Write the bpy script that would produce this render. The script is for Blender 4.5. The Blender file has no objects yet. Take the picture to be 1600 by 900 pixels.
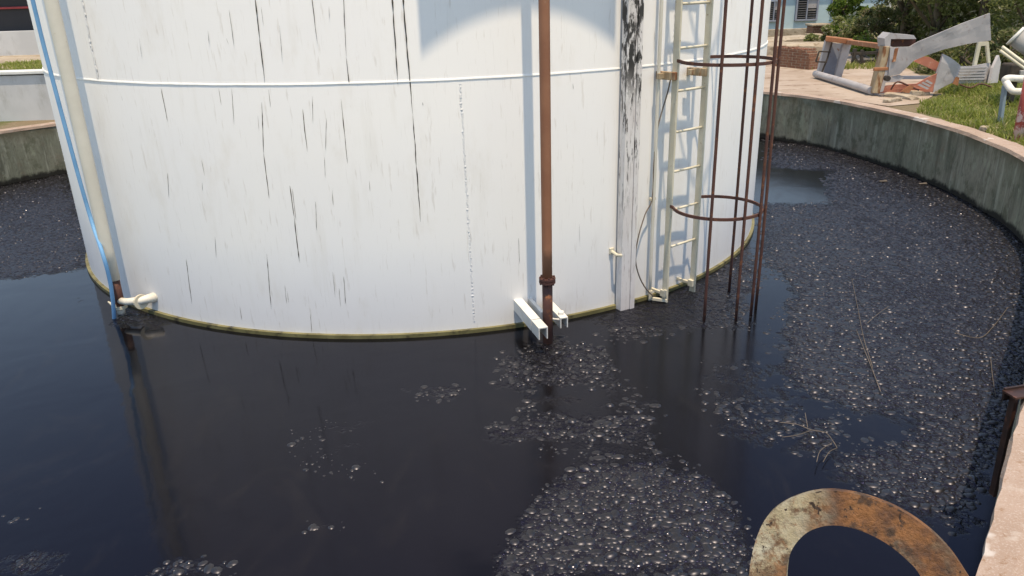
import bpy, bmesh, math, random
import numpy as np
from mathutils import Vector, Matrix, noise as mnoise
random.seed(7); rng = np.random.default_rng(11)
R = math.radians
SC = bpy.context.scene
COL = SC.collection

# ---------------------------------------------------------------- camera
F, ROLL, PITCH, EYE = 1210.37, -0.029181, R(21.3293), Vector((0, 0, 3.0))
_c, _s = math.cos(ROLL), math.sin(ROLL)
FW = Vector((0, math.cos(PITCH), -math.sin(PITCH)))
_up = Vector((0, math.sin(PITCH), math.cos(PITCH)))
_rt = Vector((1, 0, 0))
RT = _c*_rt + _s*_up
UP = -_s*_rt + _c*_up
cd = bpy.data.cameras.new('camera')
cam = bpy.data.objects.new('camera', cd); COL.objects.link(cam)
cd.sensor_width = 36; cd.lens = F/1600*36; cd.clip_start = .05; cd.clip_end = 2000
m3 = Matrix((RT, UP, -FW)).transposed()
cam.matrix_world = Matrix.Translation(EYE) @ m3.to_4x4()
SC.camera = cam

# ---------------------------------------------------------------- light
SUN_EL = R(75.5)
TRAVEL = Vector((-.29, .957, 0)).normalized()
sun_to = Vector((-TRAVEL.x*math.cos(SUN_EL), -TRAVEL.y*math.cos(SUN_EL), math.sin(SUN_EL)))
w = bpy.data.worlds.new('World'); SC.world = w; w.use_nodes = True
nt = w.node_tree; nt.nodes.clear()
sky = nt.nodes.new('ShaderNodeTexSky'); sky.sky_type = 'NISHITA'; sky.sun_disc = False
sky.sun_elevation = SUN_EL; sky.sun_rotation = math.atan2(sun_to.x, sun_to.y)
sky.air_density = 1.0; sky.dust_density = .3; sky.ozone_density = 5.0
bg = nt.nodes.new('ShaderNodeBackground'); bg.inputs['Strength'].default_value = .15
wo = nt.nodes.new('ShaderNodeOutputWorld')
nt.links.new(sky.outputs[0], bg.inputs[0]); nt.links.new(bg.outputs[0], wo.inputs[0])
sd = bpy.data.lights.new('sun', 'SUN'); sd.energy = 2.0; sd.angle = R(.53); sd.color = (1, .97, .94)
so = bpy.data.objects.new('sun', sd); COL.objects.link(so); so.location = (5, -10, 30)
so.rotation_euler = sun_to.to_track_quat('Z', 'Y').to_euler()
SC.view_settings.view_transform = 'Standard'; SC.view_settings.look = 'None'
SC.view_settings.gamma = 1; SC.view_settings.use_curve_mapping = False
SC.view_settings.exposure = 1.08
SC.view_settings.use_white_balance = True
SC.view_settings.white_balance_temperature = 9800; SC.view_settings.white_balance_tint = 10

# ---------------------------------------------------------------- helpers
def ray(px, py): return FW*F + RT*(px-800) - UP*(py-450)
def atz(px, py, z):
    d = ray(px, py); return EYE + d*((z-EYE.z)/d.z)
def aty(px, py, Y):
    d = ray(px, py); return EYE + d*(Y/d.y)
def onplane(px, py, p0, n):
    d = ray(px, py); return EYE + d*((p0-EYE).dot(n)/d.dot(n))
TC = Vector((-1.1442, 11.0262, 0)); TR = 4.4978
def tp(deg, r, z):
    a = R(deg); return Vector((TC.x + r*math.sin(a), TC.y - r*math.cos(a), z))
def ontank(px, py, r=TR):
    d = ray(px, py); a = d.x**2+d.y**2; b = -2*(d.x*TC.x+d.y*TC.y); c = TC.x**2+TC.y**2-r*r
    t = (-b-math.sqrt(max(0, b*b-4*a*c)))/2/a; q = d*t
    return math.degrees(math.atan2(q.x-TC.x, -(q.y-TC.y))), q.z+EYE.z

def tag(o, label=None, cat=None, group=None, kind=None):
    if label: o['label'] = label
    if cat: o['category'] = cat
    if group: o['group'] = group
    if kind: o['kind'] = kind
    return o
def thing(name, label, cat, loc, group=None):
    o = bpy.data.objects.new(name, None); COL.objects.link(o); o.location = loc
    o.empty_display_size = .2
    return tag(o, label, cat, group)
def obj(name, bm, m, parent=None, origin=None, smooth=False, mods=None):
    me = bpy.data.meshes.new(name)
    bmesh.ops.recalc_face_normals(bm, faces=bm.faces[:])
    bm.to_mesh(me); bm.free()
    o = bpy.data.objects.new(name, me); COL.objects.link(o)
    for mm in (m if isinstance(m, (list, tuple)) else [m]): me.materials.append(mm)
    if parent is not None:
        root = parent
        off = Vector(root.location)
        if root.parent: off = off + Vector(root.parent.location)
        me.transform(Matrix.Translation(-off)); o.parent = parent
    elif origin is not None:
        me.transform(Matrix.Translation(-Vector(origin))); o.location = origin
    if smooth:
        for p in me.polygons: p.use_smooth = len(p.vertices) <= 4
    return o
def raw(name, V, Fc, m, parent=None, smooth=False, origin=None):
    bm = bmesh.new()
    vs = [bm.verts.new(v) for v in V]
    for f in Fc:
        try: bm.faces.new([vs[i] for i in f])
        except ValueError: pass
    return obj(name, bm, m, parent, origin, smooth)
def box(bm, c, size, ax=None, bev=0.0):
    """box centred at c; ax = 3 unit vectors (columns)"""
    M = Matrix((ax[0], ax[1], ax[2])).transposed().to_4x4() if ax else Matrix.Identity(4)
    r = bmesh.ops.create_cube(bm, size=1)
    vs = r['verts']
    for v in vs: v.co = Vector((v.co.x*size[0], v.co.y*size[1], v.co.z*size[2]))
    if bev > 0:
        es = list({e for v in vs for e in v.link_edges})
        b = bmesh.ops.bevel(bm, geom=es, offset=bev, segments=2, affect='EDGES', profile=.5)
        vs = list({v for f in b['faces'] for v in f.verts} | {v for v in vs if v.is_valid})
    T = Matrix.Translation(Vector(c)) @ M
    for v in vs: v.co = T @ v.co
def frame(d, hint=Vector((0, 0, 1))):
    d = d.normalized()
    if abs(d.dot(hint)) > .97: hint = Vector((1, 0, 0))
    a = d.cross(hint).normalized(); return a, a.cross(d).normalized()
def tube(bm, pts, rad, n=10, cap=True, closed=False):
    pts = [Vector(p) for p in pts]
    rads = list(rad) if isinstance(rad, (list, tuple)) else [rad]*len(pts)
    if not closed:
        P2, R2 = [pts[0]], [rads[0]]
        for i in range(1, len(pts)):
            k = max(1, int((pts[i]-pts[i-1]).length/.3))
            for j in range(1, k+1): P2.append(pts[i-1].lerp(pts[i], j/k)); R2.append(rads[i-1]+(rads[i]-rads[i-1])*j/k)
        pts, rads = P2, R2
    rings = []; prev = None
    for i, p in enumerate(pts):
        if closed: d = pts[(i+1) % len(pts)]-pts[i-1]
        else: d = pts[min(i+1, len(pts)-1)]-pts[max(i-1, 0)]
        d = d.normalized()
        if prev is None: a, b = frame(d)
        else:
            a = prev - d*prev.dot(d)
            a = a.normalized() if a.length > 1e-6 else frame(d)[0]
            b = d.cross(a)
        prev = a
        b = d.cross(a)
        rings.append([bm.verts.new(p + (a*math.cos(2*math.pi*k/n)+b*math.sin(2*math.pi*k/n))*rads[i]) for k in range(n)])
    L = len(rings)
    for i in range(L if closed else L-1):
        A, B = rings[i], rings[(i+1) % L]
        for k in range(n): bm.faces.new((A[k], A[(k+1) % n], B[(k+1) % n], B[k]))
    if cap and not closed:
        bm.faces.new(rings[0]); bm.faces.new(rings[-1])
def tubeobj(name, pts, rad, m, parent=None, n=10, origin=None, closed=False):
    bm = bmesh.new(); tube(bm, pts, rad, n, closed=closed); return obj(name, bm, m, parent, origin, smooth=True)
def bar(bm, a, b, wd, th, up=Vector((0, 0, 1)), bev=.003):
    a, b = Vector(a), Vector(b); d = (b-a)
    x, y = frame(d, up)
    box(bm, (a+b)/2, (wd, th, d.length), (x, y, d.normalized()), bev)
def slab(bm, pts, th, n=None):
    """polygon with thickness th, extruded away from the viewer"""
    pts = [Vector(p) for p in pts]
    if n is None:
        n = Vector((0, 0, 0))
        for i in range(len(pts)):
            n += (pts[i]-pts[0]).cross(pts[(i+1) % len(pts)]-pts[0])
        n.normalize()
    if n.dot(pts[0]-EYE) < 0: n = -n
    A = [bm.verts.new(p) for p in pts]; B = [bm.verts.new(p+n*th) for p in pts]
    bm.faces.new(A); bm.faces.new(B[::-1])
    for i in range(len(pts)):
        j = (i+1) % len(pts); bm.faces.new((A[i], B[i], B[j], A[j]))
def subdiv(bm, cuts):
    bmesh.ops.subdivide_edges(bm, edges=bm.edges[:], cuts=cuts, use_grid_fill=True)

# ---------------------------------------------------------------- materials
class MT:
    def __init__(s, name, rough=.6, metal=0, spec=.5):
        s.m = bpy.data.materials.new(name); s.m.use_nodes = True
        s.nt = s.m.node_tree; s.b = s.nt.nodes['Principled BSDF']
        s.b.inputs['Roughness'].default_value = rough; s.b.inputs['Metallic'].default_value = metal
        s.b.inputs['Specular IOR Level'].default_value = spec
        s.geo = s.nt.nodes.new('ShaderNodeNewGeometry'); s.h = None
    def N(s, t): return s.nt.nodes.new(t)
    def L(s, a, b): s.nt.links.new(a, b)
    def pos(s, scale=(1, 1, 1), off=(0, 0, 0)):
        v = s.N('ShaderNodeMapping'); v.inputs['Scale'].default_value = scale; v.inputs['Location'].default_value = off
        s.L(s.geo.outputs['Position'], v.inputs['Vector']); return v.outputs[0]
    def noise(s, sc, det=4, rough=.55, scale=(1, 1, 1), off=(0, 0, 0), dist=0):
        n = s.N('ShaderNodeTexNoise'); n.inputs['Scale'].default_value = sc; n.inputs['Detail'].default_value = det
        n.inputs['Roughness'].default_value = rough; n.inputs['Distortion'].default_value = dist
        s.L(s.pos(scale, off), n.inputs['Vector']); return n.outputs['Fac']
    def ramp(s, f, lo, hi, v0=0., v1=1.):
        r = s.N('ShaderNodeMapRange'); r.inputs[1].default_value = lo; r.inputs[2].default_value = hi
        r.inputs[3].default_value = v0; r.inputs[4].default_value = v1; r.interpolation_type = 'SMOOTHSTEP'
        s.L(f, r.inputs[0]); return r.outputs[0]
    def math(s, op, a, b=None):
        n = s.N('ShaderNodeMath'); n.operation = op
        for i, x in enumerate((a, b)):
            if x is None: continue
            if isinstance(x, (int, float)): n.inputs[i].default_value = x
            else: s.L(x, n.inputs[i])
        return n.outputs[0]
    def mix(s, f, a, b):
        n = s.N('ShaderNodeMix'); n.data_type = 'RGBA'
        for sock, x in ((n.inputs[0], f), (n.inputs[6], a), (n.inputs[7], b)):
            if isinstance(x, (int, float)): sock.default_value = x
            elif isinstance(x, tuple): sock.default_value = (*x[:3], 1)
            else: s.L(x, sock)
        return n.outputs[2]
    def col(s, c):
        if isinstance(c, tuple): s.b.inputs['Base Color'].default_value = (*c[:3], 1)
        else: s.L(c, s.b.inputs['Base Color'])
        return s
    def rough(s, f): s.L(f, s.b.inputs['Roughness']); return s
    def bump(s, f, st=.3, d=.01):
        n = s.N('ShaderNodeBump'); n.inputs['Strength'].default_value = st; n.inputs['Distance'].default_value = d
        s.L(f, n.inputs['Height']);
        if s.h is not None: s.L(s.h, n.inputs['Normal'])
        s.h = n.outputs[0]; s.L(s.h, s.b.inputs['Normal']); return s
    def attr(s, name):
        a = s.N('ShaderNodeAttribute'); a.attribute_name = name; return a.outputs['Fac']
    def sep(s, ax):
        n = s.N('ShaderNodeSeparateXYZ'); s.L(s.geo.outputs['Position'], n.inputs[0]); return n.outputs[ax]

def mottled(name, a, b, sc=3, rough=.7, c=None, csc=6, cth=(.55, .65), cst=(1, 1, 1), bump=.2, bsc=40, bd=.004, metal=0, spec=.4, seed=0):
    t = MT(name, rough, metal, spec)
    k = t.mix(t.ramp(t.noise(sc, 5, off=(seed, seed*2, seed*3)), .35, .65), a, b)
    if c: k = t.mix(t.ramp(t.noise(csc, 6, .65, cst, (seed+5, 3, seed)), *cth), k, c)
    t.col(k); t.bump(t.noise(bsc, 4), bump, bd); return t.m

# tank white paint
def tank_paint():
    t = MT('tank_paint', .55, 0, .25)
    k = t.mix(t.ramp(t.noise(.7, 3, .5), .3, .7), (.715, .72, .735), (.735, .735, .735))
    k = t.mix(t.ramp(t.noise(5, 5, .6, (1, 1, .15)), .56, .72, 0, .30), k, (.60, .585, .56))
    k = t.mix(t.ramp(t.noise(60, 3, .6, (1, 1, .06)), .60, .74, 0, .18), k, (.46, .45, .44))
    k = t.mix(t.ramp(t.noise(2.6, 5, .65, (1, 1, .5), (3, 7, 1)), .52, .72, 0, .32), k, (.60, .57, .53))
    k = t.mix(t.ramp(t.noise(28, 5, .6, (1, 1, .12), (8, 7, 1)), .60, .70, 0, .30), k, (.42, .38, .34))
    k = t.mix(t.ramp(t.noise(150, 2), .72, .78, 0, .5), k, (.4, .37, .33))
    t.col(k)
    t.bump(t.noise(1.1, 2, .5), .16, .03); t.bump(t.noise(14, 3), .10, .004); t.bump(t.noise(200, 2), .06, .001)
    return t.m
M_tank = tank_paint()
M_white = mottled('white_paint', (.72, .71, .68), (.62, .60, .55), 4, .5, (.30, .17, .09), 18, (.64, .72))
M_cream = mottled('cream_paint', (.64, .60, .49), (.56, .51, .40), 4, .5, (.28, .15, .07), 22, (.62, .74), bump=.1)
M_pipew = mottled('pipe_cream', (.66, .63, .56), (.60, .57, .50), 3, .5, (.34, .24, .15), 12, (.66, .8))
M_rustpaint = mottled('red_brown_primer', (.30, .13, .075), (.255, .105, .06), 3, .6, (.33, .19, .12), 14, (.62, .8), bump=.15)
M_rustdark = mottled('dark_rust', (.105, .042, .030), (.075, .030, .026), 5, .7, (.24, .085, .035), 16, (.55, .7), bump=.3)
M_rim = mottled('rim_green', (.20, .18, .085), (.13, .115, .05), 4, .5, (.035, .03, .018), 7, (.52, .70))
M_blue = mottled('blue_hose', (.13, .34, .58), (.10, .29, .52), 5, .7, bump=.05)
M_cable = mottled('cable_grey', (.10, .08, .07), (.17, .13, .10), 20, .6, bump=0)
M_stain = MT('black_oil_streak', .35).col((.035, .033, .033)).m
M_oldiron = mottled('iron_and_reflection', (.05, .020, .015), (.025, .011, .009), 9, .5, (.12, .045, .03), 20, (.6, .7))  # darkened to pass for the iron's reflection in the oil as well
M_stain2 = MT('thin_oil_streak', .4).col((.16, .155, .155)).m
M_iron = mottled('black_iron', (.03, .025, .022), (.06, .045, .035), 8, .7)
M_wood = mottled('rusty_beige', (.42, .34, .24), (.33, .23, .14), 5, .8, (.20, .08, .035), 9, (.5, .62), (1, 1, .25))
M_rust2 = mottled('orange_rust', (.36, .15, .075), (.28, .11, .055), 5, .8, (.48, .30, .20), 9, (.55, .7))
M_lilac = mottled('faded_white_steel', (.40, .385, .40), (.35, .335, .35), 3, .6, (.22, .15, .13), 6, (.56, .74), bump=.15)
M_shade = mottled('shaded_white_steel', (.26, .29, .36), (.22, .25, .32), 3, .6, (.16, .09, .07), 9, (.6, .72))  # darker, bluer copy of the faded white steel: shade put into the colour
M_redplate = mottled('faded_red_steel', (.52, .20, .14), (.46, .17, .12), 4, .6, (.55, .32, .26), 10, (.58, .75))
M_redpost = mottled('peeling_red_paint', (.36, .07, .06), (.30, .055, .05), 4, .6, (.55, .42, .42), 9, (.52, .60))
M_bluepost = mottled('blue_grey_paint', (.22, .29, .36), (.18, .25, .31), 5, .6)
M_grey = mottled('grey_steel', (.36, .36, .36), (.28, .28, .28), 5, .5)
M_house = mottled('pale_blue_plaster', (.42, .56, .62), (.38, .52, .58), 1.5, .9, (.45, .47, .46), 3, (.6, .75))
M_trimw = mottled('white_trim', (.66, .68, .68), (.58, .60, .60), 3, .8)
M_pane = MT('dark_glass', .12).col((.02, .022, .028)).m
M_louver = mottled('dark_louver', (.06, .065, .075), (.09, .09, .10), 8, .5)
M_roof = mottled('grey_roof', (.28, .26, .24), (.2, .19, .18), 3, .9)
M_dark = mottled('dark_cladding', (.018, .018, .026), (.024, .023, .03), 2, .6)
M_redpipe = mottled('red_pipe_paint', (.40, .06, .07), (.33, .05, .06), 5, .5)
M_white2 = mottled('limewashed_wall', (.52, .53, .55), (.46, .47, .49), 1.5, .9, (.34, .34, .33), 2.5, (.55, .75), (1, 1, .4))
M_rubble = mottled('pale_rubble', (.42, .36, .29), (.33, .27, .21), 3, .95, (.22, .17, .12), 6, (.52, .65), bump=.6, bsc=15, bd=.03)
M_reed = mottled('dry_reed', (.16, .13, .11), (.10, .085, .075), 12, .8)
M_bark = mottled('bark', (.09, .07, .05), (.14, .11, .08), 6, .9, bump=.6, bd=.02)

def brick_mat():
    t = MT('old_brick', .9)
    b = t.N('ShaderNodeTexBrick'); b.inputs['Scale'].default_value = 4
    b.inputs['Color1'].default_value = (.17, .07, .045, 1); b.inputs['Color2'].default_value = (.22, .095, .06, 1)
    b.inputs['Mortar'].default_value = (.26, .19, .14, 1); b.inputs['Mortar Size'].default_value = .03
    m = t.N('ShaderNodeMapping'); m.inputs['Rotation'].default_value = (R(90), 0, 0)
    t.L(t.geo.outputs['Position'], m.inputs['Vector']); t.L(m.outputs[0], b.inputs['Vector'])
    t.col(t.mix(t.ramp(t.noise(4, 5), .5, .7), b.outputs[0], (.22, .10, .06))); t.bump(t.noise(20), .6, .02); return t.m
M_brick = brick_mat()

def beam_mat():
    t = MT('peeling_white_beam', .55)
    z = t.sep(2)
    k = t.mix(t.ramp(t.noise(3, 5, .6), .35, .65), (.72, .69, .68), (.65, .61, .60))
    k = t.mix(t.ramp(t.noise(42, 5, .7, (1, 1, .10)), .56, .66, 0, .55), k, (.26, .20, .18))
    p = t.math('MULTIPLY', t.ramp(t.noise(9, 6, .7, (1.6, 1.6, .55)), .45, .53), t.ramp(z, 1.85, 2.35))
    k = t.mix(p, k, (.028, .026, .026))
    p2 = t.math('MULTIPLY', t.ramp(t.noise(14, 6, .7, (2, 2, .3), (3, 1, 7)), .53, .60), t.ramp(z, .6, 1.7))
    k = t.mix(p2, k, (.05, .045, .045))
    t.col(k); t.bump(t.noise(60, 4, .6, (1, 1, .1)), .3, .003); return t.m
M_beam = beam_mat()

def dike_mat(name, inner=True):
    t = MT(name, .9, 0, .3)
    if inner:
        k = t.mix(t.ramp(t.noise(1.2, 4), .35, .65), (.205, .215, .165), (.26, .25, .20))
        k = t.mix(t.ramp(t.noise(6, 5, .6, (1, 1, .13)), .48, .70, 0, .7), k, (.075, .078, .062))
        k = t.mix(t.ramp(t.noise(30, 6, .7, (1, 1, .35)), .40, .70, 0, .45), k, (.10, .095, .075))
        k = t.mix(t.ramp(t.noise(10, 5, .6, (1, 1, .10), (4, 4, 4)), .55, .70, 0, .75), k, (.34, .35, .29))
        k = t.mix(t.ramp(t.noise(2.2, 5, .65, (1, 1, .8), (9, 2, 4)), .56, .72, 0, .6), k, (.20, .15, .11))
        k = t.mix(t.ramp(t.noise(3.4, 6, .7, (1, 1, .7), (2, 9, 4)), .50, .64, 0, .65), k, (.085, .09, .06))
        k = t.mix(t.ramp(t.noise(5, 6, .7, (1, 1, .5), (12, 9, 4)), .56, .66, 0, .6), k, (.30, .33, .25))
        k = t.mix(t.math('MULTIPLY', t.ramp(t.sep(2), .60, .93), t.ramp(t.noise(3, 4), .3, .6)), k, (.10, .085, .055))
        k = t.mix(t.ramp(t.math('ADD', t.sep(2), t.math('MULTIPLY', t.noise(4, 6, .7), -.22)), -.07, .0, .95, 0), k, (.012, .011, .010))
        t.bump(t.noise(25, 5, .6), .4, .01); t.bump(t.noise(5, 3, .6, (1, 1, .3)), .3, .02)
    else:
        k = t.mix(t.ramp(t.noise(2.5, 5, .6), .35, .65), (.38, .285, .24), (.32, .23, .185))
        k = t.mix(t.ramp(t.noise(7, 6, .65), .55, .68, 0, .8), k, (.42, .35, .31))
        k = t.mix(t.ramp(t.noise(26, 5, .65), .56, .70, 0, .8), k, (.24, .14, .085))
        k = t.mix(t.ramp(t.noise(110, 3, .7), .50, .66, 0, .6), k, (.46, .385, .35))
        k = t.mix(t.ramp(t.noise(4, 3, .5, off=(5, 1, 2)), .64, .68, 0, .8), k, (.52, .48, .46))
        t.bump(t.noise(60, 5, .7), .6, .006); t.bump(t.noise(7, 3), .4, .03)
    t.col(k); return t.m
M_dike = dike_mat('mossy_concrete'); M_cope = dike_mat('bare_pink_concrete', False)

def ground_mat():
    t = MT('dirt_ground', .95, 0, .2)
    k = t.mix(t.ramp(t.noise(.5, 5), .35, .65), (.20, .155, .105), (.15, .12, .075))
    k = t.mix(t.ramp(t.noise(1.3, 5, .6), .48, .62, 0, .8), k, (.075, .10, .03))
    k = t.mix(t.ramp(t.noise(12, 5), .58, .7, 0, .6), k, (.28, .23, .17))
    t.col(k); t.bump(t.noise(8, 6, .7), .6, .05); return t.m
M_ground = ground_mat()
M_pave = mottled('worn_concrete_paving', (.40, .325, .275), (.33, .255, .205), 1.1, .9, (.20, .135, .095), 2.2, (.54, .68), (1, 1.6, 1), bump=.4, bsc=12, bd=.02)
def leaf_mat(name, a, b, c):
    t = MT(name, .5, 0, .4)
    inf = t.N('ShaderNodeNewGeometry').outputs['Random Per Island']
    k = t.mix(inf, a, b); k = t.mix(t.ramp(inf, .80, .93), k, c)
    t.col(k); t.b.inputs['Transmission Weight'].default_value = 0
    tr = t.N('ShaderNodeBsdfTranslucent'); t.L(k, tr.inputs[0])
    mx = t.N('ShaderNodeMixShader'); mx.inputs[0].default_value = .5
    out = t.nt.nodes['Material Output']
    t.L(t.b.outputs[0], mx.inputs[1]); t.L(tr.outputs[0], mx.inputs[2]); t.L(mx.outputs[0], out.inputs[0]); return t.m
M_leafA = leaf_mat('leaf_olive', (.15, .185, .06), (.29, .32, .13), (.52, .49, .38))
M_leafB = leaf_mat('leaf_dark', (.105, .13, .045), (.21, .225, .095), (.40, .33, .21))
M_leafC = leaf_mat('leaf_bright', (.09, .17, .025), (.17, .26, .045), (.28, .32, .08))
M_grass = leaf_mat('grass_blade', (.20, .25, .05), (.33, .36, .10), (.46, .41, .2))

def rusty_plate_mat():
    t = MT('rusting_galvanised_bar', .62, 0, .4)
    x = t.noise(3.2, 4, .6, off=(1.5, 0, .3))
    k = t.mix(t.ramp(t.noise(16, 5, .6), .35, .62), (.38, .355, .285), (.30, .25, .165))
    gx = t.ramp(t.math('ADD', t.sep(0), t.math('MULTIPLY', x, .25)), .56, .62)
    rustf = t.math('MAXIMUM', t.math('MULTIPLY', gx, t.ramp(t.noise(13, 6, .65), .22, .42, .6, 1.0)), t.math('MULTIPLY', t.ramp(t.noise(20, 7, .75, off=(2, 2, 2)), .44, .56), .9))
    rc = t.mix(t.ramp(t.noise(20, 5, .7), .35, .65), (.075, .032, .018), (.21, .085, .03))
    rc = t.mix(t.ramp(t.noise(9, 4, .6, off=(7, 3, 1)), .5, .66, 0, .8), rc, (.16, .125, .085)); rc = t.mix(t.ramp(t.noise(26, 6, .75, off=(1, 8, 1)), .52, .64, 0, .85), rc, (.030, .017, .013))
    k = t.mix(rustf, k, rc)
    k = t.mix(t.ramp(t.noise(75, 3, .6), .62, .68), k, (.025, .012, .008))
    t.col(k); t.bump(t.noise(55, 5, .7), .9, .006); t.bump(t.noise(14, 4, .6), .3, .008); return t.m
M_bar = rusty_plate_mat()

def oil_mat(bubbly=True):
    t = MT('black_oil' if bubbly else 'oil_blister', .06, 0, .5)
    t.b.inputs['IOR'].default_value = 1.33; t.b.inputs['Specular Tint'].default_value = (.36, .40, 1, 1)
    t.col((.004, .004, .005))
    if bubbly:
        at = t.attr('froth')
        nz = t.math('SUBTRACT', t.noise(4.5, 6, .7), .5)
        m0 = t.math('ADD', at, t.math('MULTIPLY', nz, 1.3))
        film = t.ramp(m0, .35, 1.0); msk = t.ramp(m0, .40, .72)
        def vor(sc, off, sm=.3):
            v = t.N('ShaderNodeTexVoronoi'); v.feature = 'SMOOTH_F1'; v.inputs['Smoothness'].default_value = sm
            v.inputs['Scale'].default_value = sc
            wv = t.N('ShaderNodeTexNoise'); wv.inputs['Scale'].default_value = 11
            mx = t.N('ShaderNodeMix'); mx.data_type = 'VECTOR'; mx.inputs[0].default_value = .04
            p = t.pos((1, .8, 1), off); t.L(p, wv.inputs['Vector']); t.L(p, mx.inputs[4]); t.L(wv.outputs['Color'], mx.inputs[5])
            t.L(mx.outputs[1], v.inputs['Vector']); return t.math('SUBTRACT', 1.0, t.math('POWER', v.outputs['Distance'], 1.6))
        h = t.math('ADD', t.math('MULTIPLY', vor(19, (0, 0, 0), .45), .75), t.math('MULTIPLY', vor(44, (3, 1, 0), .4), .36))
        h = t.math('ADD', h, t.math('MULTIPLY', t.noise(34, 3, .5), .22))
        h = t.math('MULTIPLY', t.math('SUBTRACT', h, .98), msk)
        t.bump(t.noise(1.1, 3, .5, dist=.6), .16, .03); t.bump(t.noise(7, 4, .6, dist=1.2), .05, .008)
        t.bump(h, 1.0, .026)
        age = t.ramp(t.math('ADD', t.sep(0), t.math('MULTIPLY', t.noise(.6, 3), 1.5)), -1.6, 1.2, .065, .17)
        dust = t.ramp(t.noise(1.6, 6, .62, (1, .55, 1), (2, 5, 0), dist=2.2), .52, .78)
        t.rough(t.math('ADD', t.math('ADD', age, t.math('MULTIPLY', msk, .04)), t.math('MULTIPLY', dust, .10)))
        t.col(t.mix(film, t.mix(dust, (.0035, .0035, .0042), (.0075, .0068, .0066)), (.0135, .0128, .0165)))
    else:
        t.rough(t.ramp(t.N('ShaderNodeNewGeometry').outputs['Random Per Island'], .955, .97, .40, .22)); t.b.inputs['IOR'].default_value = 1.66; t.b.inputs['Specular Tint'].default_value = (.85, .85, 1, 1); t.col((.005, .005, .006))
        t.bump(t.noise(60, 2, .5), .10, .003)
    return t.m
M_oil = oil_mat(); M_skin = oil_mat(False)

# ================================================================ SETTING
G = .86
def catmull(P, n=8, closed=True):
    out = []; L = len(P)
    for i in range(L):
        p0, p1, p2, p3 = (Vector(P[(i+k-1) % L]) for k in range(4))
        for j in range(n):
            t = j/n
            out.append(.5*((2*p1)+(-p0+p2)*t+(2*p0-5*p1+4*p2-p3)*t*t+(-p0+3*p1-3*p2+p3)*t**3))
    return out
INNER = catmull([(5.2, 15.55), (5.88, 14.45), (6.33, 12.7), (6.45, 11.3), (6.38, 10.1), (6.15, 8.95), (5.6, 7.65), (4.45, 5.95), (3.45, 4.62),
                 (2.64, 3.52), (2.15, 2.87), (1.75, 2.34), (1.25, 1.75), (.4, 1.25), (-1.2, 1.05), (-3.6, 1.5), (-6.6, 3.5), (-8.7, 6.8), (-9.45, 10.2),
                 (-8.98, 12.9), (-8.15, 14.2), (-6.4, 16.1), (-3.4, 17.9), (-.2, 18.5), (2.6, 17.8), (4.2, 16.7)])
NI = len(INNER)
def inside(x, y, P=INNER):
    c = False; j = len(P)-1
    for i in range(len(P)):
        if (P[i].y > y) != (P[j].y > y) and x < (P[j].x-P[i].x)*(y-P[i].y)/(P[j].y-P[i].y)+P[i].x: c = not c
        j = i
    return c
NRM = []
for i in range(NI):
    d = INNER[(i+1) % NI]-INNER[i-1]; n = Vector((d.y, -d.x)).normalized()
    if inside(INNER[i].x+n.x*.1, INNER[i].y+n.y*.1): n = -n
    NRM.append(n)
def wwid(i):
    return .26
def wob(i, k, a=.012): return a*(mnoise.noise((INNER[i].x*2.1, INNER[i].y*2.1, k)) + .6*mnoise.noise((INNER[i].x*7, INNER[i].y*7, k)))
# wall body and coping
def ring(r_off, z): return [Vector((INNER[i].x+NRM[i].x*r_off(i), INNER[i].y+NRM[i].y*r_off(i), z(i))) for i in range(NI)]
def lofted(name, rings, m, parent, closed=True):
    V = [v for r in rings for v in r]; Fc = []; K = len(rings)
    for k in range(K if closed else K-1):
        a, b = k*NI, ((k+1) % K)*NI
        for i in range(NI): j = (i+1) % NI; Fc.append((a+i, a+j, b+j, b+i))
    return raw(name, V, Fc, m, parent, smooth=False)
dike = thing('containment_wall', 'low curved concrete containment wall with green stained inner face around the black oil', 'wall', (6.5, 11, G-1.0))
lofted('wall_face', [ring(lambda i: wob(i, 0), lambda i: -.5), ring(lambda i: wob(i, 1), lambda i: .35), ring(lambda i: wob(i, 2), lambda i: .855),
                     ring(lambda i: .26, lambda i: .855), ring(lambda i: .26, lambda i: -.5)], M_dike, dike)
lofted('coping', [ring(lambda i: -.006+wob(i, 3, .016), lambda i: .857), ring(lambda i: .004+wob(i, 3.4, .018), lambda i: .900+wob(i, 5, .008)), ring(lambda i: .10+wob(i, 4), lambda i: .908+wob(i, 6, .008)),
                  ring(lambda i: .255+wob(i, 7, .02), lambda i: .900+wob(i, 8, .008)), ring(lambda i: .272, lambda i: .857)], M_cope, dike)
# ground ring out to the horizon
outer0 = ring(lambda i: .25, lambda i: G); V = list(outer0); Fc = []
cx, cy = -1.4, 9.5; rad = [1.25, 1.8, 3, 6, 15, 60]
for k, s in enumerate(rad):
    for i in range(NI):
        p = outer0[i]; V.append(Vector((cx+(p.x-cx)*s, cy+(p.y-cy)*s, G)))
for k in range(len(rad)):
    a, b = k*NI, (k+1)*NI
    for i in range(NI): j = (i+1) % NI; Fc.append((a+i, a+j, b+j, b+i))
tag(raw('ground', V, Fc, M_ground), kind='structure')
# paving to the right behind the wall
pv = [(4.6, 17.05), (6.0, 15.2), (6.62, 13.6), (7.25, 13.8), (7.9, 14.6), (8.5, 15.6), (9.2, 17.5), (10.2, 21), (10.5, 27), (8, 28), (4.4, 24)]
bm = bmesh.new(); top = [bm.verts.new((x, y, G+.012)) for x, y in pv]; bm.faces.new(top)
bmesh.ops.triangulate(bm, faces=bm.faces[:]); tag(obj('paving', bm, M_pave), kind='structure')

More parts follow.
